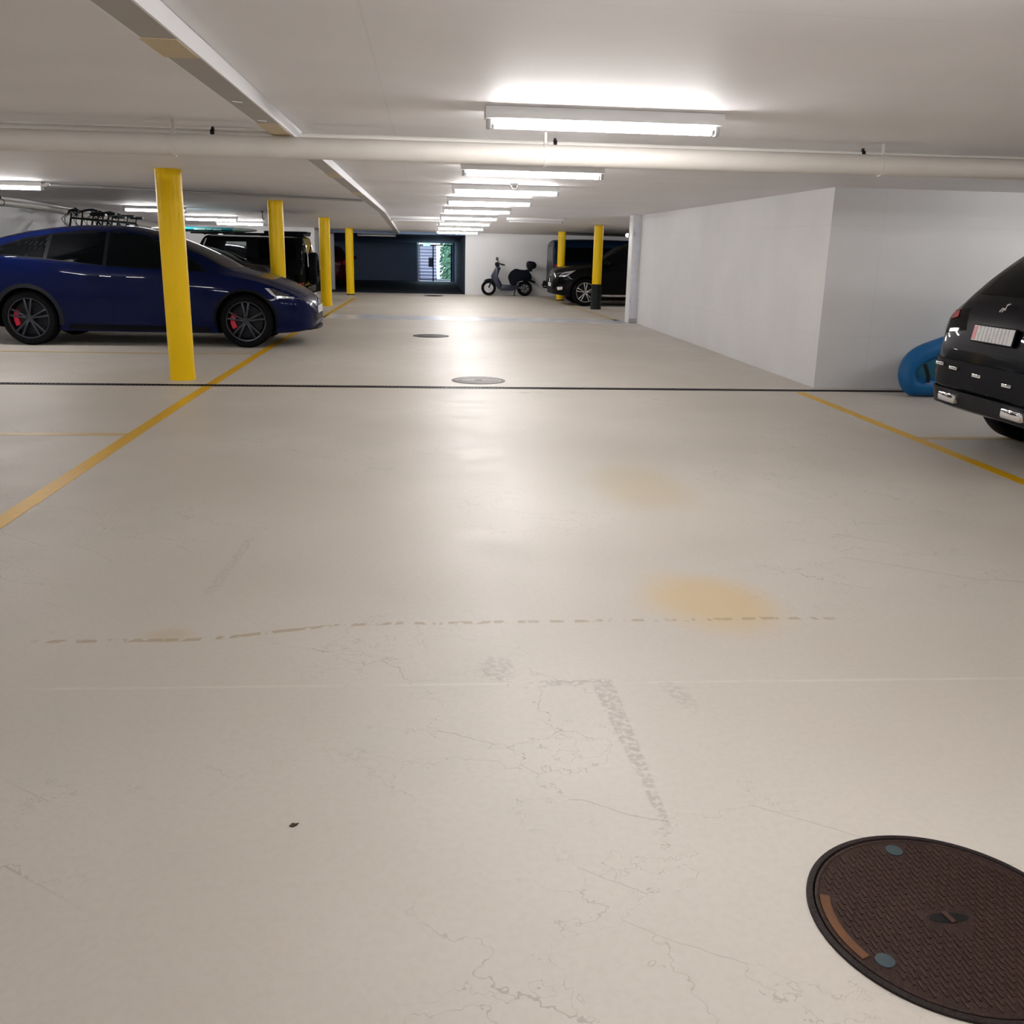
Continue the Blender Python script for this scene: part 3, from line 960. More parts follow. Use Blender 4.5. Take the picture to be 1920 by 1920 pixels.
        if caliper:
            bm = NB()
            for a in np.linspace(PI * 0.86, PI * 1.14, 5):
                add_box(bm, (rr * 0.70 * math.cos(a), 0.075, rr * 0.70 * math.sin(a)), (rr * 0.26, 0.05, rr * 0.17), Matrix.Rotation(-a, 3, 'Y'), 0.006)
            obj('brake_caliper', bm, caliper, ty)
        return ty

    def arch_trim(self, x, sgn, material, w=0.055, out=0.006, a0=-12, a1=192):
        ra = self.s['arch']; cz = self.s['wr'] + 0.005
        bm = NB()
        A = []
        for a in np.linspace(math.radians(a0), math.radians(a1), 40):
            row = []
            for r in (ra - 0.012, ra + w):
                px, pz = x + r * math.cos(a), cz + r * math.sin(a)
                hit, *_ = self.bvh.ray_cast(Vector((px, sgn * 3, pz)), Vector((0, -sgn, 0)))
                yy = abs(hit.y) if hit is not None else self.wid(x) * 0.95
                row.append((px, yy, pz))
            y_in = row[0][1]
            ys = [(row[0][0], y_in - 0.05, row[0][2]), (row[0][0], y_in + out, row[0][2]), (row[1][0], row[1][1] + out * 0.6, row[1][2]), (row[1][0], row[1][1] - 0.02, row[1][2])]
            A.append([bm.verts.new((p[0], sgn * p[1], p[2])) for p in ys])
        for P_, Q in zip(A, A[1:]):
            for k in range(3):
                bm.faces.new((P_[k], P_[k + 1], Q[k + 1], Q[k]))
        obj('arch_trim', bm, material, self.t, True, 60)

    def mirror(self, x, z, y, material, sgn, sx=0.16, sz=0.14):
        bm = NB()
        bmesh.ops.create_uvsphere(bm, u_segments=16, v_segments=10, radius=1.0)
        bmesh.ops.transform(bm, matrix=Matrix.Translation((x, sgn * (y + 0.10), z)) @ Matrix.Diagonal((sx * 0.5, 0.11, sz * 0.5, 1)), verts=bm.verts[:])
        o = obj('wing_mirror', bm, material, self.t)
        bm = NB()
        add_cyl(bm, (x, sgn * (y - 0.06), z - 0.05), (x, sgn * (y + 0.06), z - 0.02), 0.022, seg=10)
        obj('mirror_arm', bm, M_TRIM, o)

    def handle(self, x, z, sgn, material, parent, L=0.2):
        hit, *_ = self.bvh.ray_cast(Vector((x, sgn * 3, z)), Vector((0, -sgn, 0)))
        y = abs(hit.y) if hit else 0.9
        bm = NB()
        add_box(bm, (x, sgn * (y + 0.010), z), (L, 0.02, 0.022), None, 0.006)
        obj('door_handle', bm, material, parent)

# ---- blue electric crossover, nose to the right
def _sq(L, a=1.45, k=0.895):
    return [(x if x < a else a + (x - a) * k, v) for x, v in L]
TES = dict(
    top=[(-2.50, 0.92), (-2.44, 1.08), (-2.32, 1.28), (-2.155, 1.40), (-1.762, 1.52), (-1.31, 1.605), (-0.84, 1.65), (-0.325, 1.655), (0.067, 1.60), (0.443, 1.485), (0.932, 1.274), (1.241, 1.11), (1.40, 1.06), (1.568, 1.025), (1.943, 0.925), (2.28, 0.79), (2.43, 0.70), (2.50, 0.62), (2.54, 0.50)],
    belt=[(-2.50, 0.86), (-2.30, 1.06), (-1.78, 1.19), (-1.22, 1.165), (-0.46, 1.088), (0.28, 1.075), (0.9, 1.035), (1.24, 1.005), (1.6, 0.945), (2.0, 0.835), (2.33, 0.69), (2.48, 0.56), (2.54, 0.44)],
    bot=[(-2.50, 0.46), (-2.2, 0.30), (-1.4, 0.20), (1.5, 0.19), (2.2, 0.21), (2.46, 0.25), (2.54, 0.31)],
    wid=[(-2.50, 0.55), (-2.45, 0.74), (-2.3, 0.88), (-2.0, 0.96), (-1.4, 0.998), (0.0, 0.985), (1.4, 0.995), (1.9, 0.955), (2.2, 0.875), (2.38, 0.76), (2.48, 0.60), (2.54, 0.38)],
    railw=[(-2.5, 0.74), (-2.2, 0.62), (-1.5, 0.585), (-0.4, 0.60), (0.3, 0.63), (0.9, 0.70), (1.24, 0.76), (1.6, 0.78), (2.54, 0.70)],
    railh=[(-2.5, 0.7), (-2.0, 0.74), (-1.2, 0.80), (-0.3, 0.82), (0.5, 0.80), (1.0, 0.72), (1.24, 0.6), (1.6, 0.55), (2.54, 0.55)],
    axles=(-1.483, 1.482), wr=0.372, arch=0.425, tw=0.27, n=120)
for k_ in ('top', 'belt', 'bot', 'wid', 'railw', 'railh'):
    TES[k_] = _sq(TES[k_])
car = Car('blue_crossover', 'dark blue electric crossover parked side-on behind the nearest yellow column', (-4.03, 14.83, 0), 0, TES, M_BLUE)
for sgn, sd in ((-1, 'R'), (1, 'L')):
    rd = car.patch('rear_door', [(-1.20, 1.51), (-0.42, 1.57), (-0.42, 0.34), (-0.85, 0.34), (-1.02, 0.60), (-1.24, 0.86)], sd, M_BLUE, 0.003)
    fd = car.patch('front_door', [(-0.405, 1.57), (0.10, 1.53), (0.45, 1.38), (0.96, 1.03), (0.92, 0.55), (0.86, 0.34), (-0.405, 0.34)], sd, M_BLUE, 0.003)
    car.patch('window_surround', [(-2.03, 1.235), (-1.2, 1.175), (-0.42, 1.098), (0.99, 1.045), (0.76, 1.215), (0.44, 1.40), (0.10, 1.535), (-0.15, 1.57), (-0.44, 1.578), (-0.8, 1.573), (-1.2, 1.52), (-1.6, 1.44), (-1.87, 1.34)], sd, M_TRIM, 0.0045)
    car.patch('side_window', [(-1.17, 1.185), (-0.44, 1.11), (-0.44, 1.555), (-0.8, 1.55), (-1.17, 1.50)], sd, M_GLASS, 0.006, rd)
    car.patch('side_window', [(-0.39, 1.107), (0.93, 1.06), (0.72, 1.22), (0.42, 1.385), (0.10, 1.515), (-0.15, 1.55), (-0.39, 1.555)], sd, M_GLASSL, 0.006, fd)
    car.patch('quarter_window', [(-2.0, 1.245), (-1.22, 1.19), (-1.22, 1.49), (-1.6, 1.42), (-1.85, 1.33)], sd, M_GLASS, 0.005)
    car.handle(-0.58, 0.965, sgn, M_BLUE, rd)
    car.handle(-0.22, 0.955, sgn, M_BLUE, fd)
    hl = car.patch('headlight', _sq([(1.80, 0.845), (1.93, 0.83), (2.10, 0.765), (2.33, 0.735), (2.30, 0.70), (2.05, 0.705), (1.90, 0.765)]), sd, M_LAMPD, 0.004)
    car.patch('running_light', _sq([(1.80, 0.838), (1.86, 0.838), (1.965, 0.735), (2.31, 0.712), (2.30, 0.695), (1.99, 0.702), (1.90, 0.75)]), sd, M_LAMP, 0.008, hl)
    car.patch('tail_light', [(-2.46, 0.93), (-2.05, 1.02), (-2.08, 0.95), (-2.44, 0.86)], sd, M_TAIL, 0.005)
    car.patch('sill_trim', [(-0.95, 0.30), (0.98, 0.285), (0.98, 0.215), (-0.95, 0.23)], sd, M_TRIM, 0.006)
    car.mirror(0.62, 1.10, 0.93, M_BLUE, sgn)
    for wx in TES['axles']:
        car.wheel(wx, sgn, M_RIMD, 10, 0.275, M_REDC)
        car.arch_trim(wx, sgn, M_GREYTRIM if wx < 0 else M_TRIM, 0.045 if wx < 0 else 0.02)
car.patch('windshield', [(0.10, 0.55), (0.55, 0.60), (1.20, 0.70), (1.27, 0.4), (1.29, 0), (1.27, -0.4), (1.20, -0.70), (0.55, -0.60), (0.10, -0.55)], 'T', M_GLASS, 0.004)
car.patch('rear_window', [(-2.25, 0.5), (-1.6, 0.5), (-1.6, -0.5), (-2.25, -0.5)], 'T', M_GLASS, 0.004)
car.patch('bonnet', _sq([(1.36, 0.66), (2.0, 0.60), (2.36, 0.42), (2.40, 0), (2.36, -0.42), (2.0, -0.60), (1.36, -0.66), (1.40, 0)]), 'T', M_BLUE, 0.003)
car.patch('lower_intake', [(-0.55, 0.36), (0.55, 0.36), (0.5, 0.46), (-0.5, 0.46)], 'F', M_TRIM, 0.004)
bm = NB()
prof_s = [(2.20, -0.78), (2.34, -0.62), (2.43, -0.35), (2.45, 0), (2.43, 0.35), (2.34, 0.62), (2.20, 0.78), (2.1, 0.6), (2.1, -0.6)]
add_prism(bm, prof_s, 'z', 0.235, 0.262, 0.004)
obj('front_splitter', bm, M_TRIM, car.t)
boxobj('front_plate', (2.418, 2.436, -0.26, 0.26, 0.46, 0.57), M_WHITE, car.t, 0.003)
bm = NB()
add_prism(bm, [(-0.05, 0.035), (0.05, 0.035), (0.012, 0.012), (0.0, -0.045), (-0.012, 0.012)], 'x', 2.355, 2.375)
o_ = obj('nose_badge', bm, M_CHROME, car.t, False); o_.location = (0.03, 0, 0.635)

# ---- generic dark cars further back on the left
SED = dict(
    top=[(-2.25, 0.92), (-2.18, 1.02), (-1.75, 1.10), (-1.35, 1.28), (-0.8, 1.40), (-0.2, 1.43), (0.25, 1.38), (0.7, 1.20), (1.05, 1.03), (1.25, 0.99), (1.7, 0.93), (2.1, 0.80), (2.25, 0.66), (2.30, 0.52)],
    belt=[(-2.25, 0.86), (-1.9, 0.98), (-0.5, 0.95), (0.8, 0.93), (1.2, 0.90), (1.7, 0.82), (2.1, 0.68), (2.30, 0.46)],
    bot=[(-2.25, 0.42), (-1.9, 0.24), (1.7, 0.18), (2.30, 0.28)],
    wid=[(-2.25, 0.60), (-2.15, 0.76), (-1.9, 0.86), (-1.2, 0.905), (1.2, 0.905), (1.8, 0.85), (2.1, 0.74), (2.25, 0.58), (2.30, 0.40)],
    railw=[(-2.25, 0.75), (-1.3, 0.62), (-0.3, 0.62), (0.5, 0.66), (1.05, 0.74), (2.30, 0.7)],
    railh=[(-2.25, 0.6), (-1.0, 0.80), (0.3, 0.80), (0.9, 0.70), (1.1, 0.58), (2.30, 0.55)],
    axles=(-1.38, 1.36), wr=0.33, arch=0.375, tw=0.22, n=80)
def sedan(name, label, loc, rz, paint, rim, spec=SED):
    c = Car(name, label, loc, rz, spec, paint)
    for sgn, sd in ((-1, 'R'), (1, 'L')):
        d = c.patch('rear_door', [(-1.0, 1.25), (-0.2, 1.33), (-0.2, 0.30), (-0.85, 0.30), (-1.05, 0.60)], sd, paint, 0.003)
        f = c.patch('front_door', [(-0.185, 1.33), (0.25, 1.27), (0.85, 0.98), (0.85, 0.30), (-0.185, 0.30)], sd, paint, 0.003)
        c.patch('side_window', [(-1.05, 0.99), (-0.23, 0.975), (-0.23, 1.31), (-0.9, 1.22)], sd, M_GLASS, 0.006, d)
        c.patch('side_window', [(-0.16, 0.975), (0.78, 0.965), (0.28, 1.22), (-0.16, 1.31)], sd, M_GLASS, 0.006, f)
        c.handle(-0.35, 0.85, sgn, paint, d); c.handle(0.05, 0.85, sgn, paint, f)
        c.patch('headlight', [(1.75, 0.77), (2.15, 0.66), (2.18, 0.60), (1.8, 0.66)], sd, M_LAMP, 0.005)
        c.patch('tail_light', [(-2.2, 0.88), (-1.95, 0.92), (-1.95, 0.80), (-2.2, 0.78)], sd, M_TAIL, 0.005)
        c.mirror(0.72, 1.0, 0.85, paint, sgn)
        for wx in spec['axles']:
            c.wheel(wx, sgn, rim, 10, 0.25)
    c.patch('windshield', [(0.28, 0.50), (0.95, 0.62), (1.02, 0), (0.95, -0.62), (0.28, -0.50)], 'T', M_GLASS, 0.004)
    c.patch('rear_window', [(-1.7, 0.55), (-1.15, 0.48), (-1.15, -0.48), (-1.7, -0.55)], 'T', M_GLASS, 0.004)
    c.patch('grille', [(-0.4, 0.44), (0.4, 0.44), (0.35, 0.58), (-0.35, 0.58)], 'F', M_TRIM, 0.004)
    boxobj('front_plate', (2.295, 2.312, -0.26, 0.26, 0.36, 0.47), M_WHITE, c.t, 0.003)
    return c
sedan('black_saloon', 'low black saloon between the blue car and the boxy off-roader', (-5.2, 19.3, 0), PI, M_BLACKP, M_RIMD)
HAT = dict(SED)
sedan('black_hatchback', 'dark car with light wheel spokes behind the off-roader spare wheel', (-4.95, 26.2, 0), 0, M_BLACKP2, M_RIMS)
sedan('red_car', 'dark red car standing in the shadow of the passage', (-3.62, 36.0, 0), PI / 2, M_REDP, M_RIMD)

# ---- small boxy off-roader, tail to the right
JIM = dict(
    top=[(-1.62, 1.52), (-1.60, 1.585), (-1.50, 1.615), (-0.6, 1.625), (0.20, 1.622), (0.42, 1.60), (0.52, 1.50), (0.66, 1.10), (0.75, 1.02), (1.2, 1.0), (1.60, 0.96), (1.68, 0.88), (1.70, 0.75)],
    belt=[(-1.62, 1.03), (0.4, 1.03), (0.7, 0.985), (1.6, 0.92), (1.70, 0.70)],
    bot=[(-1.62, 0.45), (-1.3, 0.36), (1.3, 0.36), (1.70, 0.45)],
    wid=[(-1.62, 0.74), (-1.58, 0.785), (-1.2, 0.80), (1.2, 0.80), (1.6, 0.77), (1.70, 0.70)],
    railw=[(-1.62, 0.88), (0.3, 0.87), (0.55, 0.88), (1.7, 0.9)],
    railh=[(-1.62, 0.95), (0.3, 0.96), (0.6, 0.86), (0.8, 0.6), (1.7, 0.6)],
    axles=(-1.10, 1.14), wr=0.345, arch=0.40, tw=0.2, n=90, through=([(-0.42, 1.10), (0.42, 1.10), (0.27, 1.47), (-0.42, 1.47)],))
c = Car('off_roader', 'small boxy black off-roader with roof rack and rear spare wheel', (-4.22, 21.9, 0), PI, JIM, M_BLACKP)
for sgn, sd in ((-1, 'R'), (1, 'L')):
    d = c.patch('front_door', [(-0.55, 1.07), (0.56, 1.07), (0.58, 0.46), (-0.45, 0.46), (-0.55, 0.7)], sd, M_BLACKP, 0.004)
    c.patch('side_window', [(-0.43, 1.09), (0.43, 1.09), (0.275, 1.48), (-0.43, 1.48)], sd, M_PANE, 0.003, d, depth=0.002)
    c.patch('quarter_window', [(-1.45, 1.12), (-0.68, 1.12), (-0.68, 1.52), (-1.45, 1.52)], sd, M_GLASS, 0.006)
    c.handle(-0.40, 0.98, sgn, M_CHROME, d)
    c.patch('tail_light', [(-1.60, 0.58), (-1.52, 0.58), (-1.52, 0.64), (-1.60, 0.64)], sd, M_TAIL, 0.01)
    c.patch('gutter_strip', [(-1.56, 1.595), (0.34, 1.60), (0.34, 1.578), (-1.56, 1.573)], sd, M_STEEL, 0.012)
    c.patch('pillar_strip', [(0.36, 1.60), (0.385, 1.60), (0.60, 1.12), (0.575, 1.12)], sd, M_STEEL, 0.010)
    c.mirror(0.50, 1.12, 0.78, M_TRIM, sgn, 0.12, 0.2)
    for wx in JIM['axles']:
        c.wheel(wx, sgn, M_RIMD, 5, 0.20, twin=False)
        c.arch_trim(wx, sgn, M_TRIM, 0.07, 0.045)
c.patch('windshield', [(-0.62, 1.10), (0.62, 1.10), (0.60, 1.54), (-0.60, 1.54)], 'F', M_GLASSL, 0.005)
rw = c.patch('rear_door', [(-0.66, 0.50), (0.66, 0.50), (0.66, 1.50), (-0.66, 1.50)], 'B', M_BLACKP, 0.006)
c.patch('rear_window', [(-0.55, 1.12), (0.55, 1.12), (0.55, 1.44), (-0.55, 1.44)], 'B', M_GLASS, 0.010, rw)
bm = NB()
add_lathe(bm, [(0.20, -0.10), (0.31, -0.10), (0.345, -0.06), (0.345, 0.06), (0.31, 0.10), (0.20, 0.10)], 'z', 40, closed=True)
bmesh.ops.transform(bm, matrix=Matrix.Translation((-1.745, 0.10, 0.93)) @ Matrix.Rotation(PI / 2, 4, 'Y'), verts=bm.verts[:])
sw = obj('spare_wheel', bm, M_TYRE, c.t)
bm = NB()
add_cyl(bm, (-1.80, 0.10, 0.93), (-1.66, 0.10, 0.93), 0.20, seg=32)
obj('spare_rim', bm, M_STEEL, sw)
bm = NB()
bx(bm, -1.70, -1.60, -0.74, 0.74, 0.42, 0.56, 0.02)
obj('rear_bumper', bm, M_TRIM, c.t)
bm = NB()
bx(bm, 1.64, 1.78, -0.74, 0.74, 0.42, 0.58, 0.03)
obj('front_bumper', bm, M_TRIM, c.t)
bm = NB()
for sgn in (-1, 1):
    add_tube(bm, [(-1.64, sgn * 0.55, 1.42), (-1.68, sgn * 0.55, 1.2), (-1.68, sgn * 0.5, 0.98)], 0.018, 8)
obj('rear_ladder', bm, M_CHROME, c.t)
rk = thing('roof_rack', 'black slatted roof rack on the boxy off-roader', 'roof rack', (-4.22, 21.9, 1.552))
bm = NB()
for sgn in (-1, 1):
    add_tube(bm, [(-0.75, sgn * 0.58, 0.085), (1.62, sgn * 0.58, 0.085)], 0.022, 10)
    for xx in (-0.45, 0.4, 1.3):
        add_cyl(bm, (xx, sgn * 0.58, 0.045), (xx, sgn * 0.58, 0.08), 0.018, seg=8)
obj('side_rail', bm, M_TRIM, rk)
for i in range(9):
    boxobj('slat', (-0.70 + i * 0.28, -0.64 + i * 0.28, -0.58, 0.58, 0.075, 0.10), M_TRIM, rk, 0.004)
bm = NB()
bx(bm, 0.75, 1.66, -0.42, 0.42, 0.101, 0.155, 0.02)
obj('gear_bag', bm, M_COVER, rk)

# teal and white board on the rack
bd = thing('paddle_board', 'white board with a teal panel and mint stripe lying on the roof rack', 'board', (-4.98, 21.85, 1.651))
def board_piece(name, x0, x1, material, grow=0.0):
    bm = NB()
    rings = []
    for x in np.linspace(x0, x1, 14):
        f = max(0.02, 1 - abs((x - 0.19) / 1.13) ** 3.2)
        w_, h_ = 0.38 * f ** 0.5 + grow, 0.052 * f ** 0.4 + grow
        rings.append([bm.verts.new((x, w_ * math.cos(a), 0.058 + h_ * math.sin(a))) for a in np.linspace(0, 2 * PI, 20, endpoint=False)])
    for A, B in zip(rings, rings[1:]):
        for k in range(20):
            bm.faces.new((A[k], A[(k + 1) % 20], B[(k + 1) % 20], B[k]))
    bm.faces.new(rings[0][::-1]); bm.faces.new(rings[-1])
    return obj(name, bm, material, bd)
board_piece('deck', -0.92, 1.30, M_SUPW)
board_piece('teal_panel', -0.22, 0.85, M_SUPT, 0.003)
board_piece('mint_stripe', 0.87, 1.05, M_SUPM, 0.003)
for (x0, x1, z0, z1) in ((0.05, 0.28, 0.045, 0.075), (0.31, 0.42, 0.05, 0.07), (0.45, 0.62, 0.045, 0.068)):
    for s in (-1, 1):
        boxobj('pale_print', (x0, x1, s * 0.372 - 0.012, s * 0.372 + 0.012, z0, z1), M_SUPM, bd)
# small black hook under the ceiling
t = thing('ceiling_hook', 'small black hook hanging from the ceiling above the roof rack', 'hook', (-3.55, 21.9, ceil_z(21.9)))
bm = NB(); add_cyl(bm, (0, 0, -0.001), (0, 0, -0.02), 0.03, seg=14); obj('plate', bm, M_DARKMET, t)
bm = NB(); add_tube(bm, [(0, 0, -0.02), (0, 0, -0.14), (0.02, 0, -0.17), (0.045, 0, -0.15)], 0.011, 8); obj('hook', bm, M_DARKMET, t)

# ---- near right black hatch-back SUV, tail towards the aisle
RSU = dict(
    top=[(-2.32, 0.74), (-2.31, 0.80), (-2.29, 0.90), (-2.26, 1.02), (-2.22, 1.12), (-2.12, 1.24), (-1.95, 1.42), (-1.75, 1.57), (-1.58, 1.64), (-1.3, 1.67), (-0.6, 1.70), (0.0, 1.68), (0.4, 1.58), (0.8, 1.35), (1.2, 1.09), (1.4, 1.05), (1.9, 0.97), (2.2, 0.84), (2.3, 0.70)],
    belt=[(-2.32, 0.70), (-2.28, 0.84), (-2.22, 0.99), (-2.1, 1.07), (-1.7, 1.12), (-0.5, 1.05), (0.8, 1.02), (1.3, 0.99), (1.9, 0.86), (2.3, 0.58)],
    bot=[(-2.32, 0.40), (-2.25, 0.33), (-1.9, 0.26), (1.7, 0.24), (2.3, 0.34)],
    wid=[(-2.32, 0.60), (-2.30, 0.69), (-2.24, 0.79), (-2.12, 0.875), (-1.9, 0.93), (-1.3, 0.955), (1.3, 0.95), (1.9, 0.88), (2.2, 0.7), (2.3, 0.5)],
    railw=[(-2.32, 0.82), (-2.1, 0.76), (-1.8, 0.70), (-0.5, 0.68), (0.5, 0.68), (1.1, 0.75), (2.3, 0.72)],
    railh=[(-2.32, 0.6), (-2.2, 0.6), (-1.7, 0.78), (-0.5, 0.82), (0.5, 0.8), (1.1, 0.65), (2.3, 0.55)],
    axles=(-1.42, 1.44), wr=0.36, arch=0.41, tw=0.25, n=130)
c = Car('black_suv', 'black car with its tail and number plate towards the aisle, cut by the right edge', (4.09 + 2.32, 6.54, 0), 0, RSU, M_BLACKP2)
for sgn, sd in ((-1, 'R'), (1, 'L')):
    d = c.patch('rear_door', [(-1.15, 1.35), (-0.3, 1.50), (-0.3, 0.40), (-0.95, 0.40), (-1.15, 0.70)], sd, M_BLACKP2, 0.003)
    f = c.patch('front_door', [(-0.285, 1.50), (0.2, 1.46), (0.95, 1.07), (0.95, 0.40), (-0.285, 0.40)], sd, M_BLACKP2, 0.003)
    c.patch('side_window', [(-1.3, 1.15), (-0.33, 1.10), (-0.33, 1.47), (-1.0, 1.40)], sd, M_GLASS, 0.006, d)
    c.patch('side_window', [(-0.26, 1.10), (0.85, 1.07), (0.2, 1.42), (-0.26, 1.47)], sd, M_GLASS, 0.006, f)
    c.handle(-0.5, 0.96, sgn, M_BLACKP2, d); c.handle(0.05, 0.95, sgn, M_BLACKP2, f)
    tl = c.patch('tail_light', [(-2.28, 0.98), (-2.05, 1.08), (-1.88, 1.06), (-2.0, 0.96), (-2.24, 0.86)], sd, M_LAMPD, 0.006)
    c.patch('red_lens', [(-2.16, 1.055), (-2.02, 1.085), (-1.90, 1.065), (-2.0, 1.005), (-2.14, 0.985)], sd, M_TAIL, 0.012, tl)
    c.mirror(0.82, 1.08, 0.88, M_BLACKP2, sgn)
    for wx in RSU['axles']:
        c.wheel(wx, sgn, M_RIMD, 10, 0.25)
        c.arch_trim(wx, sgn, M_TRIM, 0.03, 0.004)
c.patch('rear_window', [(-0.52, 1.20), (0.52, 1.20), (0.46, 1.50), (-0.46, 1.50)], 'B', M_GLASS, 0.005)
c.patch('windshield', [(0.45, 0.52), (1.15, 0.66), (1.22, 0), (1.15, -0.66), (0.45, -0.52)], 'T', M_GLASS, 0.004)
for s_ in (1, -1):
    tl = c.patch('rear_lamp', [(s_ * 0.40, 0.93), (s_ * 0.70, 0.885), (s_ * 0.72, 1.06), (s_ * 0.48, 1.09)], 'B', M_GLASS, 0.008)
    c.patch('red_lens', [(s_ * 0.59, 1.02), (s_ * 0.69, 0.995), (s_ * 0.71, 1.045), (s_ * 0.61, 1.07)], 'B', M_TAIL, 0.012, tl)
    c.patch('lamp_glint', [(s_ * 0.50, 0.915), (s_ * 0.64, 0.898), (s_ * 0.645, 0.925), (s_ * 0.50, 0.94)], 'B', M_LAMP, 0.012, tl)  # pale patch drawn for the glints along the lamp edge
tg = c.patch('tailgate', [(-0.62, 0.78), (0.62, 0.78), (0.64, 0.95), (0.60, 1.14), (-0.60, 1.14), (-0.64, 0.95)], 'B', M_BLACKP2, 0.006)
bmp = c.patch('rear_bumper', [(-0.80, 0.50), (0.80, 0.50), (0.80, 0.70), (-0.80, 0.70)], 'B', M_TRIM, 0.02)
dif = c.patch('lower_valance', [(-0.78, 0.345), (0.78, 0.345), (0.80, 0.475), (-0.80, 0.475)], 'B', M_GREYTRIM, 0.03)
for yy in (-0.42, 0.42):
    bm = NB()
    bx(bm, -2.37, -2.28, yy - 0.12, yy + 0.12, 0.375, 0.45, 0.02)
    obj('exhaust_tip', bm, M_CHROME, dif)
for yy in (-0.62, 0.62):
    bm = NB()
    bx(bm, -2.315, -2.25, yy - 0.09, yy + 0.09, 0.56, 0.60, 0.008)
    obj('reflector', bm, M_TAIL, bmp)
# small bright trim segments along the bumper step
for yy, zz in ((0.60, 0.655), (0.40, 0.64), (0.08, 0.62), (-0.30, 0.60)):
    bm = NB()
    bx(bm, -2.352, -2.335, yy - 0.055, yy + 0.055, zz - 0.012, zz + 0.012, 0.004)
    obj('bumper_trim_strip', bm, M_CHROME, bmp)
bm = NB()
add_prism(bm, [(-1.88, 1.475), (-1.55, 1.60), (-1.55, 1.657), (-1.90, 1.535)], 'y', -0.40, 0.40, 0.006)
obj('roof_spoiler', bm, M_BLACKP2, c.t)
pl = thing('number_plate_mount', None, None)
pl.parent = c.t
pl.name = 'number_plate'
pl.location = (-2.315, 0.0, 0.925)
pl.rotation_euler = (0, math.radians(9), 0)
bm = NB(); bx(bm, -0.008, 0.0, -0.25, 0.25, -0.056, 0.056, 0.002); obj('plate_face', bm, M_PLATE, pl, False)
bm = NB(); bx(bm, -0.010, -0.006, 0.205, 0.245, -0.048, 0.048); obj('plate_shield', bm, M_PLATER, pl, False)
bm = NB(); bx(bm, -0.004, 0.012, -0.26, 0.26, -0.064, 0.064, 0.004); obj('plate_frame', bm, M_TRIM, pl, False)
# plate lamps and chrome garnish
bm = NB()
add_tube(bm, [(-2.262, 0.045, 1.09), (-2.258, 0.02, 1.115), (-2.255, -0.01, 1.105), (-2.252, -0.02, 1.14), (-2.25, -0.05, 1.15)], 0.007, 8)
add_tube(bm, [(-2.262, 0.02, 1.09), (-2.258, -0.015, 1.12)], 0.006, 8)
obj('tail_badge', bm, M_CHROME, tg)

# ---- far right black SUV, nose to the left
FSU = dict(
    top=[(-2.2, 1.0), (-2.15, 1.15), (-2.0, 1.40), (-1.75, 1.58), (-1.0, 1.68), (-0.2, 1.69), (0.25, 1.62), (0.7, 1.40), (1.12, 1.13), (1.3, 1.09), (1.8, 1.03), (2.1, 0.97), (2.22, 0.88), (2.26, 0.72)],
    belt=[(-2.2, 0.95), (-1.6, 1.08), (0.8, 1.05), (1.2, 1.02), (1.8, 0.93), (2.1, 0.82), (2.26, 0.62)],
    bot=[(-2.2, 0.40), (-1.8, 0.26), (1.8, 0.24), (2.26, 0.30)],
    wid=[(-2.2, 0.74), (-2.0, 0.88), (-1.3, 0.94), (1.3, 0.94), (1.8, 0.91), (2.1, 0.80), (2.22, 0.66), (2.26, 0.5)],
    railw=[(-2.2, 0.72), (-1.5, 0.66), (0.3, 0.66), (1.1, 0.78), (2.26, 0.75)],
    railh=[(-2.2, 0.7), (-1.0, 0.84), (0.4, 0.8), (1.0, 0.68), (2.26, 0.55)],
    axles=(-1.42, 1.40), wr=0.36, arch=0.41, tw=0.25, n=90)
c = Car('black_suv', 'black car with bright headlights and silver wheel behind the black-footed column', (3.42 + 2.26, 26.42, 0), PI, FSU, M_BLACKP)
for sgn, sd in ((-1, 'R'), (1, 'L')):
    d = c.patch('front_door', [(-0.2, 1.58), (0.25, 1.52), (0.95, 1.08), (0.92, 0.36), (-0.2, 0.36)], sd, M_BLACKP, 0.003)
    c.patch('side_window', [(-0.17, 1.11), (0.85, 1.09), (0.25, 1.46), (-0.17, 1.54)], sd, M_GLASSL, 0.006, d)
    d2 = c.patch('rear_door', [(-1.1, 1.48), (-0.215, 1.58), (-0.215, 0.36), (-0.95, 0.36), (-1.1, 0.7)], sd, M_BLACKP, 0.003)
    c.patch('side_window', [(-1.05, 1.13), (-0.25, 1.11), (-0.25, 1.54), (-1.0, 1.45)], sd, M_GLASS, 0.006, d2)
    c.handle(-0.1, 0.98, sgn, M_BLACKP, d)
    hl = c.patch('headlight', [(1.68, 0.93), (2.14, 0.84), (2.19, 0.75), (1.95, 0.76)], sd, M_LAMP, 0.006)
    c.patch('lamp_bezel', [(1.80, 0.875), (2.06, 0.83), (2.08, 0.79), (1.94, 0.80)], sd, M_LAMPD, 0.010, hl)
    c.patch('fog_lamp', [(2.02, 0.50), (2.16, 0.48), (2.14, 0.40), (2.02, 0.42)], sd, M_CHROME, 0.006)
    c.patch('sill_strip', [(-0.95, 0.315), (0.95, 0.305), (0.95, 0.26), (-0.95, 0.27)], sd, M_STEEL, 0.006)
    c.mirror(0.86, 1.13, 0.88, M_BLACKP, sgn)
    for wx in FSU['axles']:
        c.wheel(wx, sgn, M_RIMS, 10, 0.255)
c.patch('windshield', [(0.40, 0.55), (1.06, 0.68), (1.12, 0), (1.06, -0.68), (0.40, -0.55)], 'T', M_GLASSL, 0.004)
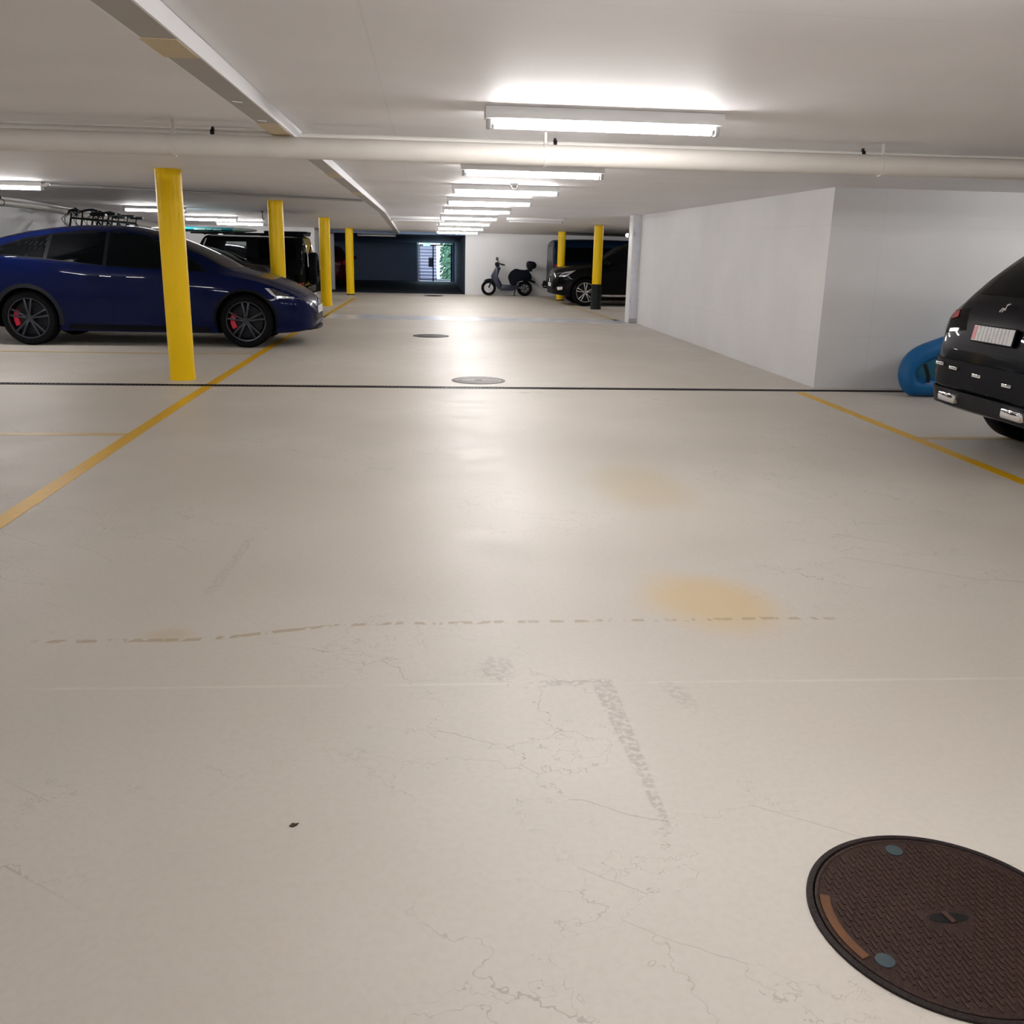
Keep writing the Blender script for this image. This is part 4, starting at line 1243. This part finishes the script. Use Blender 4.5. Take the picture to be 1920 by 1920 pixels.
for s in (-1, 1):
    gr = c.patch('grille', [(s * 0.04, 0.58), (s * 0.28, 0.58), (s * 0.30, 0.78), (s * 0.05, 0.78)], 'F', M_CHROME, 0.006)
    c.patch('grille_insert', [(s * 0.065, 0.60), (s * 0.255, 0.60), (s * 0.27, 0.76), (s * 0.075, 0.76)], 'F', M_SLOT, 0.012, gr)
c.patch('lower_intake', [(-0.6, 0.36), (0.6, 0.36), (0.5, 0.48), (-0.5, 0.48)], 'F', M_TRIM, 0.005)
boxobj('front_plate', (2.25, 2.27, -0.26, 0.26, 0.48, 0.575), M_WHITE, c.t, 0.003)

# ---- navy van at the far right, tail to the left
VAN = dict(
    top=[(-2.3, 1.60), (-2.28, 1.68), (-2.2, 1.73), (-1.0, 1.765), (0.6, 1.75), (0.95, 1.68), (1.3, 1.45), (1.75, 1.12), (1.95, 1.05), (2.3, 0.90), (2.4, 0.7)],
    belt=[(-2.3, 1.02), (1.0, 1.02), (1.7, 0.98), (2.3, 0.80), (2.4, 0.6)],
    bot=[(-2.3, 0.36), (-1.9, 0.26), (1.9, 0.24), (2.4, 0.34)],
    wid=[(-2.3, 0.84), (-2.26, 0.90), (-2.0, 0.93), (1.4, 0.93), (2.1, 0.85), (2.4, 0.6)],
    railw=[(-2.3, 0.84), (0.6, 0.84), (1.7, 0.85), (2.4, 0.8)],
    railh=[(-2.3, 0.88), (0.6, 0.90), (1.6, 0.72), (2.4, 0.6)],
    axles=(-1.45, 1.50), wr=0.33, arch=0.38, tw=0.22, n=90)
c = Car('navy_van', 'dark navy van with red tail lamp parked beyond the far right black car', (3.80 + 2.3, 29.42, 0), 0, VAN, M_NAVYP, 'van')
for sgn, sd in ((-1, 'R'), (1, 'L')):
    d = c.patch('sliding_door', [(-0.9, 1.60), (0.3, 1.60), (0.3, 0.36), (-0.9, 0.36)], sd, M_NAVYP, 0.004)
    c.patch('side_window', [(-0.82, 1.10), (0.22, 1.10), (0.22, 1.52), (-0.82, 1.52)], sd, M_GLASS, 0.007, d)
    c.patch('quarter_window', [(-2.1, 1.10), (-1.02, 1.10), (-1.02, 1.52), (-2.05, 1.52)], sd, M_GLASS, 0.006)
    f = c.patch('front_door', [(0.315, 1.60), (0.95, 1.52), (1.5, 1.05), (1.15, 0.4), (0.315, 0.36)], sd, M_NAVYP, 0.004)
    c.patch('side_window', [(0.38, 1.10), (1.3, 1.08), (0.92, 1.45), (0.38, 1.52)], sd, M_GLASS, 0.007, f)
    c.patch('side_stripe', [(-2.1, 1.06), (1.3, 1.05), (1.3, 0.985), (-2.1, 0.99)], sd, M_NAVYP, 0.012)
    c.patch('tail_light', [(-2.27, 0.80), (-2.15, 0.80), (-2.15, 1.02), (-2.27, 1.02)], sd, M_TAIL, 0.008)
    for wx in VAN['axles']:
        c.wheel(wx, sgn, M_RIMD, 5, 0.22, twin=False)
tgv = c.patch('tailgate', [(-0.72, 0.50), (0.72, 0.50), (0.72, 1.60), (-0.72, 1.60)], 'B', M_NAVYP, 0.006)
c.patch('rear_window', [(-0.62, 1.12), (0.62, 1.12), (0.60, 1.52), (-0.60, 1.52)], 'B', M_GLASSL, 0.010, tgv)
bm = NB(); bx(bm, -2.40, -2.25, -0.86, 0.86, 0.34, 0.50, 0.03); obj('rear_bumper', bm, M_TRIM, c.t)
bm = NB()
add_tube(bm, [(-2.35, 0, 0.32), (-2.47, 0, 0.32), (-2.50, 0, 0.38)], 0.022, 10)
bmesh.ops.create_uvsphere(bm, u_segments=12, v_segments=8, radius=0.035, matrix=Matrix.Translation((-2.50, 0, 0.40)))
obj('tow_hook', bm, M_DARKMET, c.t)

# ------------------------------------------------------------------ scooter by the far wall (nose to the left)
sc = thing('scooter', 'dark grey electric scooter with covered seat and top box by the white wall', 'scooter', (2.62, 30.42, 0))
def disc_wheel(name, x, z, r, w, parent, rim):
    bm = NB()
    add_lathe(bm, [(r * 0.62, -w * 0.35), (r * 0.9, -w * 0.5), (r, -w * 0.25), (r, w * 0.25), (r * 0.9, w * 0.5), (r * 0.62, w * 0.35)], 'y', 36, closed=True)
    o = obj(name, bm, M_TYRE, parent)
    o.location = (x, 0, z)
    bm = NB()
    add_lathe(bm, [(r * 0.64, -w * 0.3), (r * 0.64, w * 0.3), (r * 0.56, w * 0.3), (r * 0.56, -w * 0.3)], 'y', 36, closed=True)
    add_cyl(bm, (0, -w * 0.4, 0), (0, w * 0.4, 0), r * 0.16, seg=16)
    for k in range(6):
        a = k * PI / 3 + 0.3
        add_box(bm, (r * 0.35 * math.cos(a), 0, r * 0.35 * math.sin(a)), (r * 0.5, 0.025, 0.025), Matrix.Rotation(-a, 3, 'Y'))
    obj('rim', bm, rim, o)
    return o
disc_wheel('wheel', -0.625, 0.238, 0.235, 0.10, sc, M_RIMS)
disc_wheel('wheel', 0.52, 0.238, 0.235, 0.11, sc, M_RIMD)
bm = NB()
add_prism(bm, [(-0.80, 0.43), (-0.72, 0.50), (-0.58, 0.53), (-0.44, 0.48), (-0.37, 0.36), (-0.42, 0.34), (-0.50, 0.44), (-0.60, 0.48), (-0.72, 0.46)], 'y', -0.07, 0.07, 0.01)
obj('front_mudguard', bm, M_SCOOTD, sc)
bm = NB()
for s in (-1, 1):
    add_tube(bm, [(-0.625, s * 0.075, 0.238), (-0.50, s * 0.075, 0.56), (-0.44, s * 0.05, 0.74)], 0.02, 8)
obj('fork', bm, M_DARKMET, sc)
bm = NB()
add_prism(bm, [(-0.56, 0.60), (-0.40, 0.88), (-0.33, 0.92), (-0.29, 0.86), (-0.40, 0.60), (-0.24, 0.33), (-0.20, 0.26), (-0.34, 0.24), (-0.50, 0.46)], 'y', -0.16, 0.16, 0.025)
obj('leg_shield', bm, M_SCOOT, sc)
bm = NB()
add_prism(bm, [(-0.30, 0.88), (-0.26, 0.86), (-0.36, 0.60), (-0.19, 0.32), (-0.24, 0.30), (-0.42, 0.60)], 'y', -0.13, 0.13, 0.01)
obj('inner_shield', bm, M_SCOOTD, sc)
bm = NB()
add_prism(bm, [(-0.36, 0.23), (-0.22, 0.34), (0.30, 0.34), (0.34, 0.24), (0.10, 0.17), (-0.22, 0.17)], 'y', -0.15, 0.15, 0.02)
obj('footboard', bm, M_SCOOT, sc)
bm = NB()
add_prism(bm, [(0.08, 0.32), (-0.02, 0.58), (0.06, 0.74), (0.22, 0.85), (0.40, 0.81), (0.62, 0.80), (0.74, 0.62), (0.72, 0.50), (0.50, 0.42), (0.32, 0.32)], 'y', -0.17, 0.17, 0.05)
obj('covered_seat', bm, M_COVER, sc)
bm = NB()
add_prism(bm, [(0.30, 0.56), (0.50, 0.60), (0.86, 0.46), (0.84, 0.40), (0.60, 0.50), (0.34, 0.44)], 'y', -0.10, 0.10, 0.02)
obj('rear_mudguard', bm, M_SCOOTD, sc)
bm = NB()
add_prism(bm, [(0.57, 0.88), (0.56, 1.02), (0.62, 1.09), (0.82, 1.06), (0.88, 0.96), (0.84, 0.87), (0.66, 0.80)], 'y', -0.17, 0.17, 0.04)
tb = obj('top_box', bm, M_SCOOTD, sc)
bm = NB(); bx(bm, 0.54, 0.74, -0.08, 0.08, 0.765, 0.825, 0.01); obj('box_carrier', bm, M_DARKMET, tb)
bm = NB()
add_prism(bm, [(-0.42, 0.90), (-0.44, 1.0), (-0.38, 1.04), (-0.30, 1.0), (-0.29, 0.90), (-0.34, 0.86)], 'y', -0.10, 0.10, 0.025)
obj('headlight_cowl', bm, M_SCOOTD, sc)
bm = NB()
for s in (-1, 1):
    add_tube(bm, [(-0.36, s * 0.06, 0.97), (-0.30, s * 0.20, 0.99), (-0.20, s * 0.32, 0.96)], 0.016, 8)
hb = obj('handlebar', bm, M_DARKMET, sc)
bm = NB()
for s in (-1, 1):
    add_tube(bm, [(-0.24, s * 0.27, 0.97), (-0.17, s * 0.37, 0.95)], 0.024, 10)
obj('grip', bm, M_BLACKRUB, hb)
for s in (-1, 1):
    bm = NB()
    add_tube(bm, [(-0.30, s * 0.2, 0.99), (-0.36, s * 0.24, 1.09)], 0.008, 6)
    add_box(bm, (-0.37, s * 0.25, 1.13), (0.03, 0.07, 0.10), None, 0.012)
    obj('mirror', bm, M_SCOOTD, sc)
bm = NB()
add_tube(bm, [(0.22, -0.08, 0.24), (0.17, -0.16, 0.02), (0.21, -0.19, 0.012)], 0.014, 8)
obj('side_stand', bm, M_DARKMET, sc)
bm = NB()
add_tube(bm, [(0.28, -0.09, 0.27), (0.52, -0.09, 0.25)], 0.026, 8)
obj('swing_arm', bm, M_STEEL, sc)
bm = NB()
add_tube(bm, [(0.26, -0.178, 0.40), (0.34, -0.178, 0.45), (0.44, -0.178, 0.465)], 0.012, 6)
add_tube(bm, [(0.24, -0.178, 0.345), (0.32, -0.178, 0.375)], 0.012, 6)
obj('side_badge', bm, M_CHROME, sc)

# ------------------------------------------------------------------ blue inflatable leaning on the right wall
kb = thing('inflatable_boat', 'bright blue inflatable with teal floor leaning on the white wall', 'inflatable', (5.63, 9.66, 0))
ring = [(-0.36, 0.10), (-0.14, 0.075), (0.35, 0.09), (0.62, 0.22), (0.66, 0.50), (0.50, 0.70), (0.25, 0.64), (-0.05, 0.54), (-0.34, 0.42), (-0.43, 0.26)]
pts = []
n = len(ring)
for i in range(n):
    p0, p1, p2, p3 = ring[i - 1], ring[i], ring[(i + 1) % n], ring[(i + 2) % n]
    for k in range(5):
        t_ = k / 5
        pts.append(tuple(0.5 * (2 * b + (-a + c_) * t_ + (2 * a - 5 * b + 4 * c_ - d_) * t_ ** 2 + (-a + 3 * b - 3 * c_ + d_) * t_ ** 3) for a, b, c_, d_ in zip(p0, p1, p2, p3)))
bm = NB()
add_tube(bm, [(x_, 0.06 + 0.12 * z_, max(z_, 0.105) + 0.0) for x_, z_ in pts], 0.10, 16, True)
obj('outer_tube', bm, M_VINYL, kb)
bm = NB()
cvs = [bm.verts.new((x_, 0.05 + 0.12 * z_, max(z_, 0.105))) for x_, z_ in pts]
bm.faces.new(cvs)
r = bmesh.ops.extrude_face_region(bm, geom=bm.faces[:])
for g_ in r['geom']:
    if isinstance(g_, bmesh.types.BMVert): g_.co.y += 0.05
obj('inner_floor', bm, M_TEAL, kb, False)
bm = NB()
add_tube(bm, [(-0.315, -0.035, 0.36), (-0.30, -0.055, 0.30), (-0.27, -0.05, 0.23), (-0.26, -0.04, 0.17)], 0.02, 8)
obj('black_handle', bm, M_BLACKRUB, kb)

# ------------------------------------------------------------------ bicycles on an upper-tier rack by the left wall
RZ = 0.98
rk2 = thing('bike_rack', 'grey steel two-tier bicycle rack along the left wall behind the blue car', 'bike rack', (XL, 0, 0))
BY = [20.55, 21.2, 21.85, 22.5, 23.15]
for y in (20.3, 21.85 + 0.32, 23.45):
    boxobj('post', (0.02, 0.07, y - 0.025, y + 0.025, 0.0, RZ - 0.05), M_STEEL, rk2)
    boxobj('bracket_arm', (0.02, 1.6, y - 0.02, y + 0.02, RZ - 0.09, RZ - 0.05), M_STEEL, rk2)
for x in (0.25, 1.45):
    boxobj('cross_rail', (x - 0.03, x + 0.03, 20.25, 23.5, RZ - 0.05, RZ - 0.01), M_STEEL, rk2)
for y in BY:
    boxobj('wheel_channel', (0.05, 1.85, y - 0.035, y + 0.035, RZ - 0.01, RZ), M_STEEL, rk2)
def make_bike(label, loc, turn, hb):
    """upright bicycle in the x-z plane, front wheel towards the wall (small x)"""
    t = thing('bicycle', label, 'bicycle', loc, 0, 'bicycles on the wall rack')
    for x in (0.40, 1.44):
        bm = NB()
        add_tube(bm, [(x + 0.315 * math.cos(a), 0, 0.335 + 0.315 * math.sin(a)) for a in np.linspace(0, 2 * PI, 32, endpoint=False)], 0.02, 8, True)
        o = obj('wheel', bm, M_TYRE, t)
        bm = NB()
        for k in range(10):
            a = k * PI / 5
            add_cyl(bm, (x, 0, 0.335), (x + 0.30 * math.cos(a), 0, 0.335 + 0.30 * math.sin(a)), 0.0035, seg=4)
        add_cyl(bm, (x, -0.05, 0.335), (x, 0.05, 0.335), 0.022, seg=10)
        obj('spokes', bm, M_DARKMET, o)
    bm = NB()
    head0, head1, seat, bb, rear = (0.60, 0, 0.70), (0.64, 0, 0.88), (1.16, 0, 0.84), (1.02, 0, 0.30), (1.44, 0, 0.335)
    for p, q in ((head1, seat), (head0, bb), (bb, seat), (rear, bb), (rear, seat), (head0, head1)):
        add_cyl(bm, p, q, 0.021, seg=10)
    obj('frame', bm, M_BLACKRUB, t)
    bm = NB()
    for sg_ in (-1, 1):
        add_tube(bm, [(0.40, sg_ * 0.05, 0.335), (0.56, sg_ * 0.05, 0.64), (0.60, sg_ * 0.02, 0.70)], 0.016, 8)
    obj('fork', bm, M_BLACKRUB, t)
    bm = NB()
    add_cyl(bm, (0.64, 0, 0.87), (0.66, 0, hb), 0.018, seg=8)
    c_, s_ = math.cos(turn), math.sin(turn)
    pts_ = [(0.14, -0.27, hb + 0.02), (0.04, -0.22, hb + 0.05), (-0.03, -0.12, hb + 0.03), (-0.05, 0, hb), (-0.03, 0.12, hb + 0.03), (0.04, 0.22, hb + 0.05), (0.14, 0.27, hb + 0.02)]
    add_tube(bm, [(0.66 + p[0] * c_ - p[1] * s_, p[0] * s_ + p[1] * c_, p[2]) for p in pts_], 0.024, 8)
    h_ = obj('handlebar', bm, M_BLACKRUB, t)
    bm = NB()
    for sg_ in (-1, 1):
        p = (0.02, sg_ * 0.2, hb + 0.03); q = (0.10, sg_ * 0.24, hb - 0.07)
        add_cyl(bm, (0.66 + p[0] * c_ - p[1] * s_, p[0] * s_ + p[1] * c_, p[2]), (0.66 + q[0] * c_ - q[1] * s_, q[0] * s_ + q[1] * c_, q[2]), 0.012, seg=6)
    obj('brake_lever', bm, M_DARKMET, h_)
    bm = NB()
    add_tube(bm, [(0.60, 0.03, hb - 0.02), (0.50, 0.05, hb - 0.10), (0.50, 0.04, 0.78), (0.60, 0.02, 0.70)], 0.007, 6)
    add_tube(bm, [(0.62, -0.05, hb), (0.48, -0.08, hb - 0.12), (0.54, -0.04, 0.72)], 0.007, 6)
    obj('brake_cable', bm, M_BLACKRUB, h_)
    bm = NB()
    add_cyl(bm, (1.16, 0, 0.83), (1.18, 0, hb - 0.06), 0.015, seg=8)
    obj('seat_post', bm, M_DARKMET, t)
    bm = NB()
    add_prism(bm, [(1.33, -0.075), (1.20, -0.055), (1.04, -0.018), (1.04, 0.018), (1.20, 0.055), (1.33, 0.075)], 'z', hb - 0.06, hb - 0.005, 0.012)
    obj('saddle', bm, M_BLACKRUB, t)
for y, tn, hb, lab in zip(BY, (0.3, -0.5, 0.5, -0.2, 0.4), (0.98, 1.02, 0.97, 1.01, 0.99),
                          ('dark bicycle on the wall rack, nearest to the camera', 'second dark bicycle on the wall rack', 'middle dark bicycle on the wall rack',
                           'fourth dark bicycle on the wall rack', 'farthest dark bicycle on the wall rack')):
    make_bike(lab, (XL + 0.03, y, RZ), tn, hb)

# ------------------------------------------------------------------ passage end: gate, stairs, hedge, exit sign
g_ = thing('gate', 'metal gate with white jamb and dark posts at the end of the passage', 'gate', (0, YE + 0.05, 0))
boxobj('jamb', (-0.335, -0.275, -0.04, 0.06, 0.0, 1.595), M_WHITE, g_, 0.004)
for x0, x1 in ((-0.255, -0.225), (0.315, 0.365), (1.10, 1.165)):
    boxobj('post', (x0, x1, -0.02, 0.03, 0.0, 1.50), M_DARKMET, g_, 0.003)
boxobj('top_rail', (-0.255, 1.165, -0.02, 0.03, 1.50, 1.545), M_DARKMET, g_, 0.003)
boxobj('bottom_rail', (-0.255, 1.165, -0.015, 0.025, 0.03, 0.07), M_DARKMET, g_, 0.003)
bm = NB()
for x0 in np.arange(-0.18, 0.31, 0.07):
    bx(bm, x0 - 0.003, x0 + 0.003, 0.0, 0.008, 0.07, 1.50)
o = obj('mesh_wire', bm, M_GREYP, g_, False); o['kind'] = 'stuff'
boxobj('lock_plate', (0.14, 0.315, -0.03, 0.012, 0.60, 1.00), mat('lock_plate_grey', (0.22, 0.23, 0.32), 0.5), g_, 0.006)
bm = NB(); add_tube(bm, [(0.28, -0.03, 0.82), (0.28, -0.07, 0.82), (0.20, -0.07, 0.82)], 0.010, 8); obj('handle', bm, M_DARKMET, g_)

st = thing('staircase', 'concrete steps rising in daylight beyond the gate', 'stairs', (0, 43.6, 0))
for i in range(11):
    z = 0.14 * (i + 1)
    boxobj('step', (-1.19, 0.52, i * 0.28, i * 0.28 + 0.30, z - 0.14, z - 0.03), M_STONED, st)
    boxobj('tread', (-1.19, 0.53, i * 0.28 - 0.02, i * 0.28 + 0.30, z - 0.03, z), M_STONE, st)
bm = NB()
bx(bm, -1.4, 2.4, 42.4, 48.5, -0.15, 0.0)
tag(obj('ground_outside', bm, M_STONE, None, False), 'pale paving in daylight outside the gate', None, None, 'structure')
struct('wall_outside', (-1.5, -1.2, 42.5, 48.5, 0, 3.2), M_STONE, 'concrete side wall of the outdoor steps')
hd = thing('hedge', 'leafy green hedge in daylight beyond the gate', 'hedge', (1.50, 45.2, 0))
bm = NB()
rng = random.Random(3)
for i in range(4200):
    x = rng.uniform(-0.80, 0.9); y = rng.uniform(-0.5, 0.7); z = rng.uniform(0.02, 2.5)
    if x < -0.62 and rng.random() < 0.6: continue
    L_ = rng.uniform(0.12, 0.24); a = rng.uniform(0.3, 0.9); yw = rng.uniform(-0.7, 0.7)
    M = Matrix.Translation((x, y, z)) @ Matrix.Rotation(yw, 4, 'Z') @ Matrix.Rotation(-a, 4, 'Y')
    q = [bm.verts.new(M @ Vector(p)) for p in ((-L_ / 2, 0, 0), (0, -0.006, L_ * 0.22), (L_ / 2, 0, 0.01), (0, 0.006, -L_ * 0.16))]
    bm.faces.new(q)
o = obj('foliage', bm, M_LEAF, hd, False); o['kind'] = 'stuff'
bm = NB()
for i in range(14):
    x = -0.5 + i * 0.1
    add_tube(bm, [(x, 0.1, 0), (x + 0.03, 0.15, 1.2), (x + 0.06, 0.1, 2.4)], 0.014, 6)
obj('stems', bm, mat('stem_brown', (0.10, 0.07, 0.04), 0.8), hd)['kind'] = 'stuff'

sg = thing('exit_sign', 'small glowing green exit sign hung in front of the gate', 'sign', (0.06, YE - 0.35, 1.47))
boxobj('panel', (-0.15, 0.15, -0.015, 0.015, 0.0, 0.125), M_SIGN, sg, 0.003)
bm = NB()
add_prism(bm, [(-0.12, 0.02), (-0.04, 0.02), (-0.04, 0.105), (-0.12, 0.105)], 'y', -0.018, -0.014)
add_prism(bm, [(0.0, 0.045), (0.07, 0.045), (0.07, 0.025), (0.12, 0.062), (0.07, 0.10), (0.07, 0.08), (0.0, 0.08)], 'y', -0.018, -0.014)
obj('pictogram', bm, M_SIGNW, sg, False)
bm = NB()
for s in (-1, 1):
    add_cyl(bm, (s * 0.1, 0, 0.12), (s * 0.1, 0, ceil_z(YE - 0.35) - 1.471), 0.006, seg=6)
obj('hanger', bm, M_DARKMET, sg)
